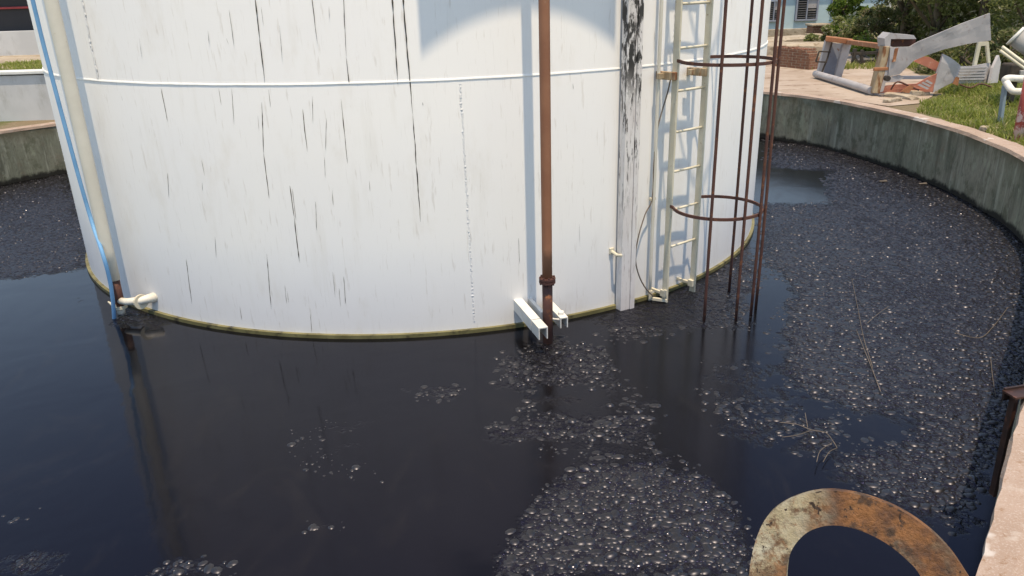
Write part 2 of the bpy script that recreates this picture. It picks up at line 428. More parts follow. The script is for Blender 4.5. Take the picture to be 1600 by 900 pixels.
# ---- oil
FROTH = [  # outlines of the frothy skin (picture points dropped on to the oil level), strength
    ([(762, 905), (800, 832), (852, 762), (905, 728), (1000, 716), (1100, 746), (1150, 792), (1172, 862), (1172, 905)], .95),
    ([(1198, 218), (1330, 232), (1440, 270), (1500, 295), (1560, 335), (1640, 400), (1640, 520), (1590, 640), (1545, 780), (1500, 830), (1330, 770), (1285, 730), (1330, 705), (1415, 684), (1425, 655), (1340, 648), (1225, 602), (1212, 540), (1235, 450), (1185, 400), (1192, 318), (1290, 318), (1290, 268), (1200, 262)], .92),
    ([(-120, 315), (0, 292), (108, 270), (150, 410), (112, 424), (0, 438), (-120, 445)], 1.0),
    ([(770, 560), (860, 520), (960, 545), (975, 590), (900, 618), (770, 610)], .62),
    ([(735, 668), (850, 640), (1030, 640), (1040, 700), (880, 700), (740, 692)], .62),
    ([(610, 606), (660, 598), (728, 606), (720, 626), (650, 626)], .66),
    ([(900, 500), (985, 470), (1060, 440), (1175, 375), (1200, 430), (1170, 520), (1090, 520), (960, 535)], .60),
    ([(200, 475), (245, 480), (300, 505), (285, 518), (215, 515), (150, 512)], .62),
    ([(222, 905), (240, 878), (310, 868), (380, 882), (385, 905)], .66),
    ([(-20, 905), (-20, 872), (60, 850), (105, 862), (110, 905)], .62),
    ([(-20, 830), (0, 800), (70, 795), (60, 832)], .48), ([(465, 815), (540, 818), (535, 838), (465, 836)], .45),
    ([(100, 455), (140, 452), (145, 470), (105, 470)], .55),
    ([(810, 548), (960, 545), (1050, 640), (1070, 725), (890, 745), (770, 690)], .40), ([(1090, 560), (1225, 560), (1300, 660), (1300, 720), (1110, 700)], .47),
    ([(390, 670), (600, 640), (600, 770), (420, 740)], .34), ([(1060, 575), (1190, 560), (1180, 615), (1080, 612)], .42),
    ([(1080, 620), (1240, 600), (1300, 660), (1240, 720), (1120, 690)], .44), ([(1220, 650), (1320, 640), (1330, 720), (1240, 720)], .6),
    ([(860, 700), (1040, 690), (1100, 740), (900, 745)], .5),
]
FR = [([atz(px, py, 0) for px, py in poly], s) for poly, s in FROTH]
def polysd(X, Y, P):
    """signed distance (positive inside) to polygon for arrays"""
    ins = np.zeros(X.shape, bool); d = np.full(X.shape, 1e9); n = len(P)
    for i in range(n):
        x0, y0, x1, y1 = P[i-1].x, P[i-1].y, P[i].x, P[i].y
        with np.errstate(divide='ignore', invalid='ignore'):
            c = ((y1 > Y) != (y0 > Y)) & (X < (x0-x1)*(Y-y1)/(y0-y1+1e-12)+x1)
        ins ^= c
        ex, ey = x1-x0, y1-y0; t = np.clip(((X-x0)*ex+(Y-y0)*ey)/(ex*ex+ey*ey+1e-12), 0, 1)
        d = np.minimum(d, np.hypot(X-x0-t*ex, Y-y0-t*ey))
    return np.where(ins, d, -d)
def froth(X, Y):
    out = np.zeros(X.shape)
    for P, s in FR:
        ys = [p.y for p in P]; soft = .05+.02*np.mean(ys)
        sdv = polysd(X, Y, P); out = np.maximum(out, s*np.clip(.5+sdv/(2*soft), 0, 1))
    return out
st = .07
xs = np.arange(-9.8, 6.8, st); ys = np.arange(.9, 18.8, st)
XX, YY = np.meshgrid(xs, ys)
sdi = polysd(XX, YY, INNER); rt = np.hypot(XX-TC.x, YY-TC.y)
ok = (sdi > -.12) & (rt > TR-.25)
FX = froth(XX, YY)
ok4 = ok[:-1, :-1] & ok[1:, :-1] & ok[:-1, 1:] & ok[1:, 1:]
W = len(xs); jj, ii = np.nonzero(ok4)
used = -np.ones(XX.size, int); q = np.stack([jj*W+ii, jj*W+ii+1, (jj+1)*W+ii+1, (jj+1)*W+ii], 1)
uid = np.unique(q); used[uid] = np.arange(len(uid))
me = bpy.data.meshes.new('oil')
co = np.stack([XX.ravel()[uid], YY.ravel()[uid], np.zeros(len(uid))], 1)
me.from_pydata(co.tolist(), [], used[q].tolist())
at = me.attributes.new('froth', 'FLOAT', 'POINT'); at.data.foreach_set('value', FX.ravel()[uid].astype(np.float32))
for p in me.polygons: p.use_smooth = True
me.materials.append(M_oil)
oil = bpy.data.objects.new('oil', me); COL.objects.link(oil); tag(oil, kind='structure')

# ---- blisters standing on the oil (uncountable)
def blisters():
    X = []; Y = []; S = []
    for sp, y0, y1, x0, x1, frac in ((.027, 2.4, 4.6, -3.6, 3.2, .85), (.032, 4.6, 6.6, -5.2, 5.0, .85), (.037, 6.6, 13.8, 2.0, 6.5, .9), (.044, 7.5, 14.2, -9.4, -4.0, .9), (.050, 13.8, 16.5, 2.5, 6.2, .8)):
        gx, gy = np.meshgrid(np.arange(x0, x1, sp), np.arange(y0, y1, sp)); gx = gx.ravel()+rng.uniform(-.5, .5, gx.size)*sp; gy = gy.ravel()+rng.uniform(-.5, .5, gy.size)*sp
        f = froth(gx, gy); k = f > .15; gx, gy, f = gx[k], gy[k], f[k]
        n1 = np.array([mnoise.noise((x*1.7, y*1.7, 3.3))+.6*mnoise.noise((x*5.1, y*5.1, 1.3)) for x, y in zip(gx, gy)])
        n2 = np.array([mnoise.noise((x*.9, y*.9, 9.3)) for x, y in zip(gx, gy)])
        k = (rng.random(len(gx)) < frac*np.clip((f-.18)*1.3, 0, 1)) & ((f*1.1+n1*.85 > .42) | (rng.random(len(gx)) < .035))
        X.append(gx[k]); Y.append(gy[k]); S.append(sp*np.clip(rng.lognormal(-1.0, .58, k.sum())*(1+.5*n2[k]), .11, 1.35))
    X = np.concatenate(X); Y = np.concatenate(Y); S = np.concatenate(S)
    k = (polysd(X, Y, INNER) > .04) & (np.hypot(X-TC.x, Y-TC.y) > TR+.05); X, Y, S = X[k], Y[k], S[k]
    N = len(X); big = rng.random(N) < .016*np.clip(1.6-Y/6, .25, 1); S = np.where(big, S*rng.uniform(1.7, 2.8, N), S)
    S = np.minimum(S, .030)
    H = S*np.where(rng.random(N) < .20*np.clip(1.5-Y/8, .3, 1), rng.uniform(.36, .58, N), rng.uniform(.20, .38, N))*np.where(big, .85, 1); asp = rng.uniform(1, 1.6, N); th = rng.uniform(-.6, .6, N)+(rng.random(N) < .2)*1.57
    ns = 8; lat = np.array([0, .45, .8]); ang = np.arange(ns)*2*np.pi/ns
    rr = np.power(1-lat**1.35, .5)
    U = (rr[:, None]*np.cos(ang)[None]).ravel(); Vv = (rr[:, None]*np.sin(ang)[None]).ravel(); Z = np.repeat(lat, ns)
    U = np.append(U, 0); Vv = np.append(Vv, 0); Z = np.append(Z, 1); M = len(U)
    u = U[None]*S[:, None]*asp[:, None]; v = Vv[None]*S[:, None]
    px = X[:, None]+u*np.cos(th)[:, None]-v*np.sin(th)[:, None]; py = Y[:, None]+u*np.sin(th)[:, None]+v*np.cos(th)[:, None]; pz = Z[None]*H[:, None]-.0008
    co = np.stack([px, py, pz], 2).reshape(-1, 3)
    quad = np.array([[l*ns+a, l*ns+(a+1) % ns, (l+1)*ns+(a+1) % ns, (l+1)*ns+a] for l in range(2) for a in range(ns)])
    tri = np.array([[2*ns+a, 2*ns+(a+1) % ns, 3*ns] for a in range(ns)])
    one = np.concatenate([quad.ravel(), tri.ravel()]); cnt1 = np.concatenate([np.full(len(quad), 4), np.full(len(tri), 3)])
    loops = (one[None]+(np.arange(N)*M)[:, None]).ravel(); cnt = np.tile(cnt1, N)
    me = bpy.data.meshes.new('oil_bubbles'); me.vertices.add(N*M); me.vertices.foreach_set('co', co.ravel().astype(np.float32))
    me.loops.add(len(loops)); me.loops.foreach_set('vertex_index', loops.astype(np.int32))
    me.polygons.add(len(cnt)); me.polygons.foreach_set('loop_start', np.concatenate([[0], np.cumsum(cnt)[:-1]]).astype(np.int32))
    me.polygons.foreach_set('use_smooth', np.ones(len(cnt), bool))
    me.update(calc_edges=True); me.validate(); me.materials.append(M_skin)
    o = bpy.data.objects.new('oil_bubbles', me); COL.objects.link(o)
    tag(o, 'black bubbles and blisters standing on the oil skin', 'bubbles', kind='stuff')
    print('bubbles', N)
blisters()

# ================================================================ TANK
TH = 8.2
tank = thing('storage_tank', 'big white cylindrical storage tank with black oil streaks standing in the oil', 'tank', TC.copy())
def cyl(name, r0, r1, z0, z1, m, n=192, parent=tank, rows=1):
    bm = bmesh.new(); rings = []
    for k in range(rows+1):
        z = z0+(z1-z0)*k/rows; rings.append([bm.verts.new(tp(360*i/n, r0+(r1-r0)*k/rows, z)) for i in range(n)])
    for k in range(rows):
        for i in range(n): bm.faces.new((rings[k][i], rings[k][(i+1) % n], rings[k+1][(i+1) % n], rings[k+1][i]))
    return obj(name, bm, m, parent, smooth=True)
SEAM = [2.29, 4.5, 6.5]
bm = bmesh.new(); n = 240; prof = [(TR, -.4), (TR, 2.28), (TR-.006, 2.30), (TR-.006, 4.5), (TR-.012, 4.52), (TR-.012, TH)]
rings = [[bm.verts.new(tp(360*i/n, r, z)) for i in range(n)] for r, z in prof]
for k in range(len(rings)-1):
    for i in range(n): bm.faces.new((rings[k][i], rings[k][(i+1) % n], rings[k+1][(i+1) % n], rings[k+1][i]))
obj('shell', bm, M_tank, tank, smooth=True)
# shallow cone roof with eave
bm = bmesh.new(); rings = [[bm.verts.new(tp(360*i/96, r, z)) for i in range(96)] for r, z in ((TR-.05, TH-.05), (TR+.06, TH-.05), (TR+.06, TH+.02), (.05, TH+.75))]
for k in range(3):
    for i in range(96): bm.faces.new((rings[k][i], rings[k][(i+1) % 96], rings[k+1][(i+1) % 96], rings[k+1][i]))
bm.faces.new(rings[3]); obj('roof', bm, M_tank, tank)
# base rim
def torus_strip(name, r0, z0, r1, z1, m, wobble=0):
    bm = bmesh.new(); n = 300; prof = [(r0, z0), (r1, z0), (r1, z1), (r0, z1)]
    R_ = [[bm.verts.new(tp(360*i/n, r+ (wobble*mnoise.noise((i*.9, z*40, 1)) if k else 0), z+(wobble*mnoise.noise((i*1.7, k, 5)) if k > 1 else 0))) for i in range(n)] for k, (r, z) in enumerate(prof)]
    for k in range(4):
        for i in range(n): bm.faces.new((R_[k][i], R_[k][(i+1) % n], R_[(k+1) % 4][(i+1) % n], R_[(k+1) % 4][i]))
    return obj(name, bm, m, tank, smooth=False)
torus_strip('base_rim', TR-.02, -.05, TR+.035, .035, M_rim)
M_weld = mottled('weld_white', (.82, .82, .81), (.77, .77, .76), 20, .4, bump=.1, bsc=80)
def seam_bead(z):
    bm = bmesh.new(); n = 420; prof = [(-.02, .011), (.001, .008), (.0042, -.003), (.0035, -.006), (-.02, -.008)]
    R_ = [[bm.verts.new(tp(360*i/n, TR+r+(.0012*mnoise.noise((i*.8, z, k)) if 0 < k < 4 else 0), z+h+.003*mnoise.noise((i*.21, z, 2)))) for i in range(n)] for k, (r, h) in enumerate(prof)]
    for k in range(4):
        for i in range(n): bm.faces.new((R_[k][i], R_[k][(i+1) % n], R_[k+1][(i+1) % n], R_[k+1][i]))
    return obj('weld_seam', bm, M_weld, tank)
for z in SEAM: seam_bead(z)
# vertical rough weld: bead of little lumps
def vertical_weld(deg0, deg1, z0, z1, dense=120):
    """hand-made weld: one rough narrow bead"""
    bm = bmesh.new(); nn = int((z1-z0)*dense); prev = None
    for i in range(nn+1):
        t = i/nn; z = z0+(z1-z0)*t; dg = deg0+(deg1-deg0)*t+.10*mnoise.noise((z*5, deg0, 0))+.10*mnoise.noise((z*31, deg0, 3)); hw = (.0085+.006*mnoise.noise((z*47, deg0, 1)))/TR*57.3
        h = max(.0003, .0022+.0046*mnoise.noise((z*60, deg0, 8)))
        c = [bm.verts.new(tp(dg-hw*1.6, TR-.003, z)), bm.verts.new(tp(dg-hw*.5, TR+h, z)), bm.verts.new(tp(dg+hw*.5, TR+h, z)), bm.verts.new(tp(dg+hw*1.6, TR-.003, z))]
        if prev:
            for k in range(3): bm.faces.new((prev[k], prev[k+1], c[k+1], c[k]))
        prev = c
    return obj('vertical_weld', bm, M_tank, tank)
vertical_weld(10.05, 9.8, .10, 2.25); vertical_weld(-35.3, -34.7, 2.31, 4.4); vertical_weld(37, 37, 2.31, 4.4); vertical_weld(-62, -62, .05, 2.2)
# bolts / lug stubs
bm = bmesh.new()
bmesh.ops.create_cone(bm, cap_ends=True, segments=8, radius1=.019, radius2=.013, depth=.035, matrix=Matrix.Rotation(R(90), 4, 'X'))
bolt0 = obj('lug', bm, M_tank, tank)
first = True
for px, py in [(147, 133), (153, 133), (252, 138), (393, 141), (551, 139), (712, 134), (727, 134), (877, 123), (716, 237), (732, 236), (723, 331), (736, 330), (733, 422), (742, 421), (131, 34), (137, 33), (130, 23), (725, 513)]:
    a, z = ontank(px, py)
    o = bolt0 if first else bolt0.copy()
    if not first: COL.objects.link(o); o.parent = tank
    o.location = tp(a, TR+.012, z)-TC; o.rotation_euler = (0, 0, R(a)); first = False
# black drip streaks
STK = [(399, 0, 414, 131, 2.2), (358, 15, 366, 72, 1), (354, 60, 358, 70, .8), (325, 48, 327, 69, .9), (408, 10, 412, 40, .7), (437, 40, 441, 97, .7), (488, 0, 496, 70, 1.3), (537, 0, 541, 90, 1.2), (541, 90, 546, 132, 1.6), (514, 10, 515, 30, .6),
       (613, 0, 622, 135, 2), (630, 0, 645, 180, 2.4), (645, 180, 657, 347, 1.9), (252, 138, 262, 190, 1.5), (342, 138, 346, 165, .8), (362, 138, 366, 195, .9), (409, 160, 412, 240, 1.4), (412, 240, 421, 310, 1.7), (420, 140, 423, 168, .8), (403, 180, 405, 205, .7),
       (473, 170, 480, 237, 1.3), (488, 150, 489, 193, .8), (510, 185, 509, 235, .8), (507, 245, 508, 278, .7), (533, 155, 543, 255, 1.6), (315, 250, 320, 275, .9), (316, 285, 317, 298, .7), (453, 290, 460, 340, 1.6), (460, 340, 468, 410, 1.7), (457, 295, 463, 345, .9), (493, 315, 495, 360, 1),
       (519, 295, 521, 322, .8), (577, 282, 578, 300, .8), (336, 370, 338, 403, .9), (417, 397, 424, 483, 1.3), (445, 445, 448, 475, .8), (449, 455, 451, 473, .8), (520, 425, 524, 465, 1), (530, 450, 532, 480, .8), (537, 432, 540, 475, 1.1), (291, 405, 300, 475, 1.3), (262, 270, 264, 310, .9),
       (375, 478, 378, 500, .8), (485, 490, 487, 520, .9), (810, 372, 812, 412, .9), (905, 350, 906, 385, .5), (895, 130, 896, 140, .8), (660, 160, 661, 165, 1), (218, 60, 222, 92, .9), (1023, 40, 1022, 80, .8), (735, 360, 736, 380, .5), (190, 150, 192, 158, .8)]
for x0, y0, x1, y1, wd in STK:
    bm = bmesh.new()
    a0, z0 = ontank(x0, y0); a1, z1 = ontank(x1, y1)
    if y0 == 0: a0 -= (a1-a0)/(z1-z0)*-.7; z0 += .7; a0 = a0 if abs(a0-a1) < 3 else a1
    nseg = max(3, int(abs(z1-z0)/.035)); prev = None
    for i in range(nseg+1):
        t = i/nseg; z = z0+(z1-z0)*t; a = a0+(a1-a0)*t+.045*mnoise.noise((z*7, a0, 2))*min(1, 4*t)
        taper = min(1, 5*t+.25)*min(1, 6*(1-t)+.1); g = max(.15, .8+.9*mnoise.noise((z*18, a0*3, 7)))
        hw = .0024*wd*taper*g/TR*57.3; zz = z
        A, B = bm.verts.new(tp(a-hw, TR+.0022, zz)), bm.verts.new(tp(a+hw, TR+.0022, zz))
        if prev: bm.faces.new((prev[0], prev[1], B, A))
        prev = (A, B)
    obj('drip_stain', bm, M_stain if wd > 1 else M_stain2, tank)
# top landing platform with rail (above the frame, throws the arched shadow)
pl = 16.9; nrm = Vector((math.sin(R(pl)), -math.cos(R(pl)), 0)); tg = Vector((math.cos(R(pl)), math.sin(R(pl)), 0)); upv = Vector((0, 0, 1))
pz = 6.70
bm = bmesh.new()
front, hw = TR+1.0, .86
P = [TC+nrm*front+tg*hw, TC+nrm*front-tg*hw, TC+nrm*(TR-.06)*math.cos(.19)-tg*hw, TC+nrm*(TR-.1)-tg*hw*.5, TC+nrm*(TR-.1)+tg*hw*.5, TC+nrm*(TR-.06)*math.cos(.19)+tg*hw]
A = [bm.verts.new(p+upv*pz) for p in P]; B = [bm.verts.new(p+upv*(pz+.06)) for p in P]
bm.faces.new(A); bm.faces.new(B)
for i in range(6): bm.faces.new((A[i], A[(i+1) % 6], B[(i+1) % 6], B[i]))
obj('platform', bm, M_grey, tank)

# ================================================================ PIPES ON THE TANK
PD, PR = 17.15, 4.93
pb = tp(PD, PR, 0)
rp = thing('standpipe', 'red brown steel standpipe with flange joint running down the tank front', 'pipe', pb)
tubeobj('pipe_shaft', [tp(PD, PR, -.25), tp(PD, PR, .3), tp(PD, PR, .58)], [.045, .045, .046], M_rustdark, rp, 20)
tubeobj('pipe_upper', [tp(PD, PR, .60), tp(PD, PR, 3), tp(PD, PR, 7.9)], .044, M_rustpaint, rp, 20)
bm = bmesh.new()
for z in (.585, .612): bmesh.ops.create_cone(bm, cap_ends=True, segments=24, radius1=.072, radius2=.072, depth=.020, matrix=Matrix.Translation(tp(PD, PR, z)))
for k in range(8):
    a = k*math.pi/4+.2; c = tp(PD, PR, .598)+Vector((math.cos(a)*.06, math.sin(a)*.06, 0))
    bmesh.ops.create_cone(bm, cap_ends=True, segments=6, radius1=.009, radius2=.009, depth=.075, matrix=Matrix.Translation(c))
obj('flange', bm, M_rustdark, rp)
nr = Vector((math.sin(R(PD)), -math.cos(R(PD)), 0)); tn = Vector((math.cos(R(PD)), math.sin(R(PD)), 0))
def channel(bm, a, b, wd, ht, th):
    """U channel, open side down"""
    d = (b-a).normalized(); s = Vector((-d.y, d.x, 0)); L = (b-a).length; c = (a+b)/2
    box(bm, c, (L, wd, th), (d, s, upv), .002)
    for q in (-1, 1): box(bm, c+s*q*(wd/2-th/2)-upv*(ht/2+th/2-.001), (L, th-.002, ht), (d, s, upv), .001)
bm = bmesh.new(); zc = .27
c0 = TC+nr*(TR-.01)-tn*.135+upv*zc
channel(bm, c0, c0+nr*.50, .085, .10, .012); channel(bm, c0+nr*.515, c0+nr*.70, .085, .10, .012)
obj('bracket', bm, M_white, rp)
bm = bmesh.new(); c1 = TC+nr*(TR-.01)+tn*.15+upv*(zc-.05)
channel(bm, c1, c1+nr*.46, .075, .09, .012); box(bm, c1+nr*.38+upv*.02+tn*.0, (.05, .05, .03), None, .006)
obj('bracket', bm, M_white, rp)
bm = bmesh.new()
tube(bm, [pb+upv*.2-tn*.12+nr*.0, pb+upv*.2-tn*.06-nr*.052, pb+upv*.2-nr*.055, pb+upv*.2+tn*.06-nr*.05, pb+upv*.2+tn*.13], .009, 8)
bar(bm, pb+upv*.22-tn*.02-nr*.07, pb+upv*.22-tn*.02-nr*.45, .035, .10)
obj('clamp', bm, M_white, rp)

# white I-beam post with peeled paint
BD = 29.45
bpz = tp(BD, TR, 0)
bpost = thing('beam_post', 'white steel channel post with black peeled paint along the tank side', 'post', bpz)
bn = Vector((math.sin(R(BD)), -math.cos(R(BD)), 0)); bt = Vector((math.cos(R(BD)), math.sin(R(BD)), 0))
bm = bmesh.new()
def vbox(bm, off_n, off_t, sn, stt, z0, z1, bev=.003): box(bm, bpz+bn*off_n+bt*off_t+upv*((z0+z1)/2), (stt, sn, z1-z0), (bt, -bn, upv), bev)
vbox(bm, .105, -.022, .016, .105, -.12, 7.9); vbox(bm, .112, .060, .020, .052, -.05, 7.9)
vbox(bm, .062, -.068, .070, .010, -.12, 7.9); vbox(bm, .070, .0315, .060, .0115, -.12, 7.9)
obj('channel', bm, M_beam, bpost)
for z in (.58, 3.6):
    bm = bmesh.new(); tube(bm, [bpz+bn*-.01+bt*-.12+upv*(z+.02), bpz+bn*.09+bt*-.115+upv*z, bpz+bn*.10+bt*-.065+upv*(z-.01)], .016, 8)
    box(bm, bpz+bn*.005-bt*.12+upv*(z+.02), (.05, .02, .06), (bt, -bn, upv), .003); obj('bracket', bm, M_cream, bpost)

# ================================================================ LADDER WITH CAGE
LA, LB, LR = 34.85, 40.0, 4.68
lb = tp(37.4, LR, 0)
lad = thing('cage_ladder', 'cream painted steel ladder with a rusty safety cage on the tank right side', 'ladder', lb)
for a in (LA, LB):
    n_ = Vector((math.sin(R(a)), -math.cos(R(a)), 0)); t_ = Vector((math.cos(R(37.4)), math.sin(R(37.4)), 0)); n_ = Vector((math.sin(R(37.4)), -math.cos(R(37.4)), 0))
    bm = bmesh.new(); box(bm, tp(a, LR, 4.0), (.022, .066, 8.1), (t_, -n_, upv), .003); obj('rail', bm, M_cream, lad)
t_ = Vector((math.cos(R(37.4)), math.sin(R(37.4)), 0)); n_ = Vector((math.sin(R(37.4)), -math.cos(R(37.4)), 0))
z = .569; rung0 = None
for k in range(20):
    zr = .569+.3735*k
    if zr > 7.9: break
    if rung0 is None:
        rung0 = tubeobj('rung', [tp(LA, LR, zr), tp(LB, LR, zr)], .0125, M_cream, lad, 8); o = rung0
    else:
        o = rung0.copy(); COL.objects.link(o); o.parent = lad; o.location = (0, 0, zr-.569)
for z in (.10, 2.2, 4.6):
    for a in (LA, LB):
        bm = bmesh.new(); p = tp(a, LR, z)
        bar(bm, p-n_*.20-t_*.03, p-n_*.02-t_*.03, .05 if z > 1 else .028, .07 if z > 1 else .028)
        box(bm, p-t_*.02+n_*.0, (.05, .06, .07), (t_, -n_, upv), .004)
        if z > 1: bar(bm, p-n_*.1-t_*.12, p-n_*.1-t_*.03, .03, .05)
        obj('bracket', bm, M_wood if z > 1 else M_cream, lad)
CC, CR = Vector((1.965, 7.085, 0)), .412
pl_, pr_ = tp(LA, LR, 0), tp(LB, LR, 0)
def cage_pt(th, z): return CC+Vector((math.cos(th)*CR, math.sin(th)*CR, z))
thL = math.atan2((pl_-CC).y, (pl_-CC).x); thR = math.atan2((pr_-CC).y, (pr_-CC).x)
# sweep from the left rail outwards round to the right rail
d0 = math.atan2(n_.y, n_.x)
def norm_to(a, ref):
    while a < ref-math.pi: a += 2*math.pi
    while a > ref+math.pi: a -= 2*math.pi
    return a
a0, a1 = norm_to(thL, d0), norm_to(thR, d0)
for z in (.99, 2.33, 3.67, 5.0, 6.3):
    pts = [pl_+upv*(z+.005)]+[cage_pt(a0+(a1-a0)*i/36, z) for i in range(1, 36)]+[pr_+upv*(z+.005)]
    bm = bmesh.new(); prev = None
    for p in pts:
        d = (p-CC); d.z = 0; d.normalize(); th_, hh = .007, .014
        c = [bm.verts.new(p+d*th_*u+upv*hh*v) for u, v in ((-1, -1), (1, -1), (1, 1), (-1, 1))]
        if prev:
            for k in range(4): bm.faces.new((prev[k], prev[(k+1) % 4], c[(k+1) % 4], c[k]))
        else: bm.faces.new(c)
        prev = c
    bm.faces.new(prev); obj('cage_hoop', bm, M_rustdark, lad)
def cage_hit(px, py, far):
    d = ray(px, py); a = d.x**2+d.y**2; b = -2*(d.x*CC.x+d.y*CC.y); c = CC.x**2+CC.y**2-(CR)**2
    D = b*b-4*a*c
    t = (-b+(1 if far else -1)*math.sqrt(max(D, 0)))/2/a; return Vector((d.x*t, d.y*t, 0))
for px, far, z0 in ((1113, False, -.12), (1149, True, .0), (1163, False, -.08), (1186, False, -.10), (1194, True, -.05)):
    p = cage_hit(px, 320, far); d = (p-CC).normalized()
    q = CC + d*(CR+.018)
    bm = bmesh.new(); tube(bm, [q+upv*z0, q+upv*.6+d*.004, q+upv*2.5-d*.003, q+upv*6.4], .0145, 8); obj('cage_bar', bm, M_rustdark, lad, smooth=True)

# cable looping at the ladder foot, conduit and cream downpipe
cab = [(1050, 112), (1043, 145), (1028, 198), (1022, 250), (1019, 310), (1008, 335), (997, 372), (993, 405), (999, 432), (1010, 452), (1022, 464)]
pts = []
for i, (px, py) in enumerate(cab):
    rr = 4.66 if i == 0 else (4.56 if i < 6 else 4.60); a, z = ontank(px, py, rr); pts.append(tp(a, rr, z))
def smooth3(P, n=6):
    out = []; L = len(P)
    for i in range(L-1):
        p0, p1, p2, p3 = P[max(i-1, 0)], P[i], P[i+1], P[min(i+2, L-1)]
        for j in range(n):
            t = j/n; out.append(.5*((2*p1)+(-p0+p2)*t+(2*p0-5*p1+4*p2-p3)*t*t+(-p0+3*p1-3*p2+p3)*t**3))
    out.append(P[-1]); return out
tag(tubeobj('cable', smooth3(pts), .0065, M_cable, None, 6, origin=pts[-1]), 'thin dark cable looping down the tank left of the ladder', 'cable')
cp = thing('conduit', 'thin cream conduit pipe standing upright between the peeled post and the ladder', 'pipe', tp(33, 4.56, 0))
cdir = [ontank(1030, 0, 4.56)[0], ontank(1015, 465, 4.56)[0]]
cang = cdir[1]
tubeobj('conduit_pipe', [tp(cang, 4.56, -.02), tp(cang, 4.56, 7.5)], .016, M_pipew, cp, 10)
bm = bmesh.new(); q0, q1 = tp(cang, 4.57, .10), tp(LA, LR+.10, -.0)
bar(bm, tp(cang, 4.60, .03), tp(LA, LR+.03, .02), .03, .03); box(bm, tp(cang, 4.57, .06), (.035, .035, .10), None, .003); obj('foot_bracket', bm, M_cream, cp)
for z in (1.05, 3.2):
    bm = bmesh.new(); box(bm, tp(cang, 4.545, z), (.07, .03, .03), (t_, -n_, upv), .004); obj('pipe_clip', bm, M_cream, cp)

# left cream downpipe
lp0, lp1 = tp(-36.6, 4.71, .05), tp(-35.75, 4.72, 7.5)
lp = thing('downpipe', 'cream downpipe with rusted lower end beside the blue hose on the tank left', 'pipe', lp0)
dv = lp1-lp0
tubeobj('pipe_shaft', [lp0+dv*.045, lp0+dv*.5, lp1], .058, M_pipew, lp, 18)
tubeobj('rusty_end', [lp0+dv*.003, lp0+dv*.0455], .050, M_rustdark, lp, 16)
tubeobj('spout', [lp0-upv*.03, lp0+upv*.02], .038, M_pipew, lp, 14)
bm = bmesh.new(); nL = Vector((math.sin(R(-36.6)), -math.cos(R(-36.6)), 0)); tL = Vector((math.cos(R(-36.6)), math.sin(R(-36.6)), 0))
e0 = lp0+upv*.115
tube(bm, [e0-nL*.00+tL*.03, e0+tL*.12-nL*.02, e0+tL*.24-nL*.10+upv*.01, e0+tL*.30-nL*.26+upv*.02], [.034, .036, .042, .050], 14)
obj('branch', bm, M_pipew, lp, smooth=True)
bm = bmesh.new(); bmesh.ops.create_cone(bm, cap_ends=True, segments=18, radius1=.068, radius2=.068, depth=.03, matrix=Matrix.Translation(lp0+upv*.045))
obj('clamp', bm, M_cream, lp); bm = bmesh.new(); bmesh.ops.create_cone(bm, cap_ends=True, segments=18, radius1=.075, radius2=.075, depth=.022, matrix=Matrix.Translation(e0+tL*.24-nL*.10) @ tL.to_track_quat('Z', 'Y').to_matrix().to_4x4())
obj('clamp', bm, M_cream, lp)
bm = bmesh.new(); tube(bm, [lp0+upv*.07-tL*.16+nL*.03, lp0+upv*.07+tL*.02+nL*.06], [.008, .02], 8); obj('bracket_bolt', bm, M_cream, lp)
# blue hose
hp = []
for px, py in ((178, 512), (178, 488), (172, 440), (160, 395), (143, 345), (124, 280), (105, 210), (85, 135), (67, 66), (51, 0)):
    a, z = ontank(px, py, 4.80 if py > 380 else 4.70); hp.append(tp(a, 4.80 if py > 380 else 4.70, z))
dlt = hp[-1]-hp[-2]; hp += [hp[-1]+dlt*2, hp[-1]+dlt*6, hp[-1]+dlt*10]
hp = [tp(math.degrees(math.atan2(p.x-TC.x, -(p.y-TC.y))), max(4.62, math.hypot(p.x-TC.x, p.y-TC.y)), p.z) for p in hp]
tag(tubeobj('hose', smooth3(hp), .019, M_blue, None, 10, origin=hp[0]), 'bright blue plastic hose hanging down the left edge of the tank', 'hose')

# ================================================================ NEAR WALL FITTINGS
# flat-bar handle bent into an arch
hc = EYE+ray(1330, 880).normalized()*1.42
hn = ray(1330, 880); hn.z *= .55; hn.normalize()
outl = [(1166, 1010), (1170, 900), (1183, 838), (1205, 800), (1243, 777), (1292, 767), (1345, 774), (1398, 793), (1442, 820), (1480, 855), (1512, 900), (1570, 1000)]
innl = [(1226, 1010), (1228, 900), (1236, 862), (1256, 836), (1280, 824), (1305, 821), (1335, 826), (1365, 838), (1392, 854), (1418, 876), (1440, 903), (1495, 1005)]
def sm2(P, n=5): return smooth3([Vector((x, y, 0)) for x, y in P], n)
O_ = [onplane(v.x, v.y, hc, hn) for v in sm2(outl)]; I_ = [onplane(v.x, v.y, hc, hn) for v in sm2(innl)]
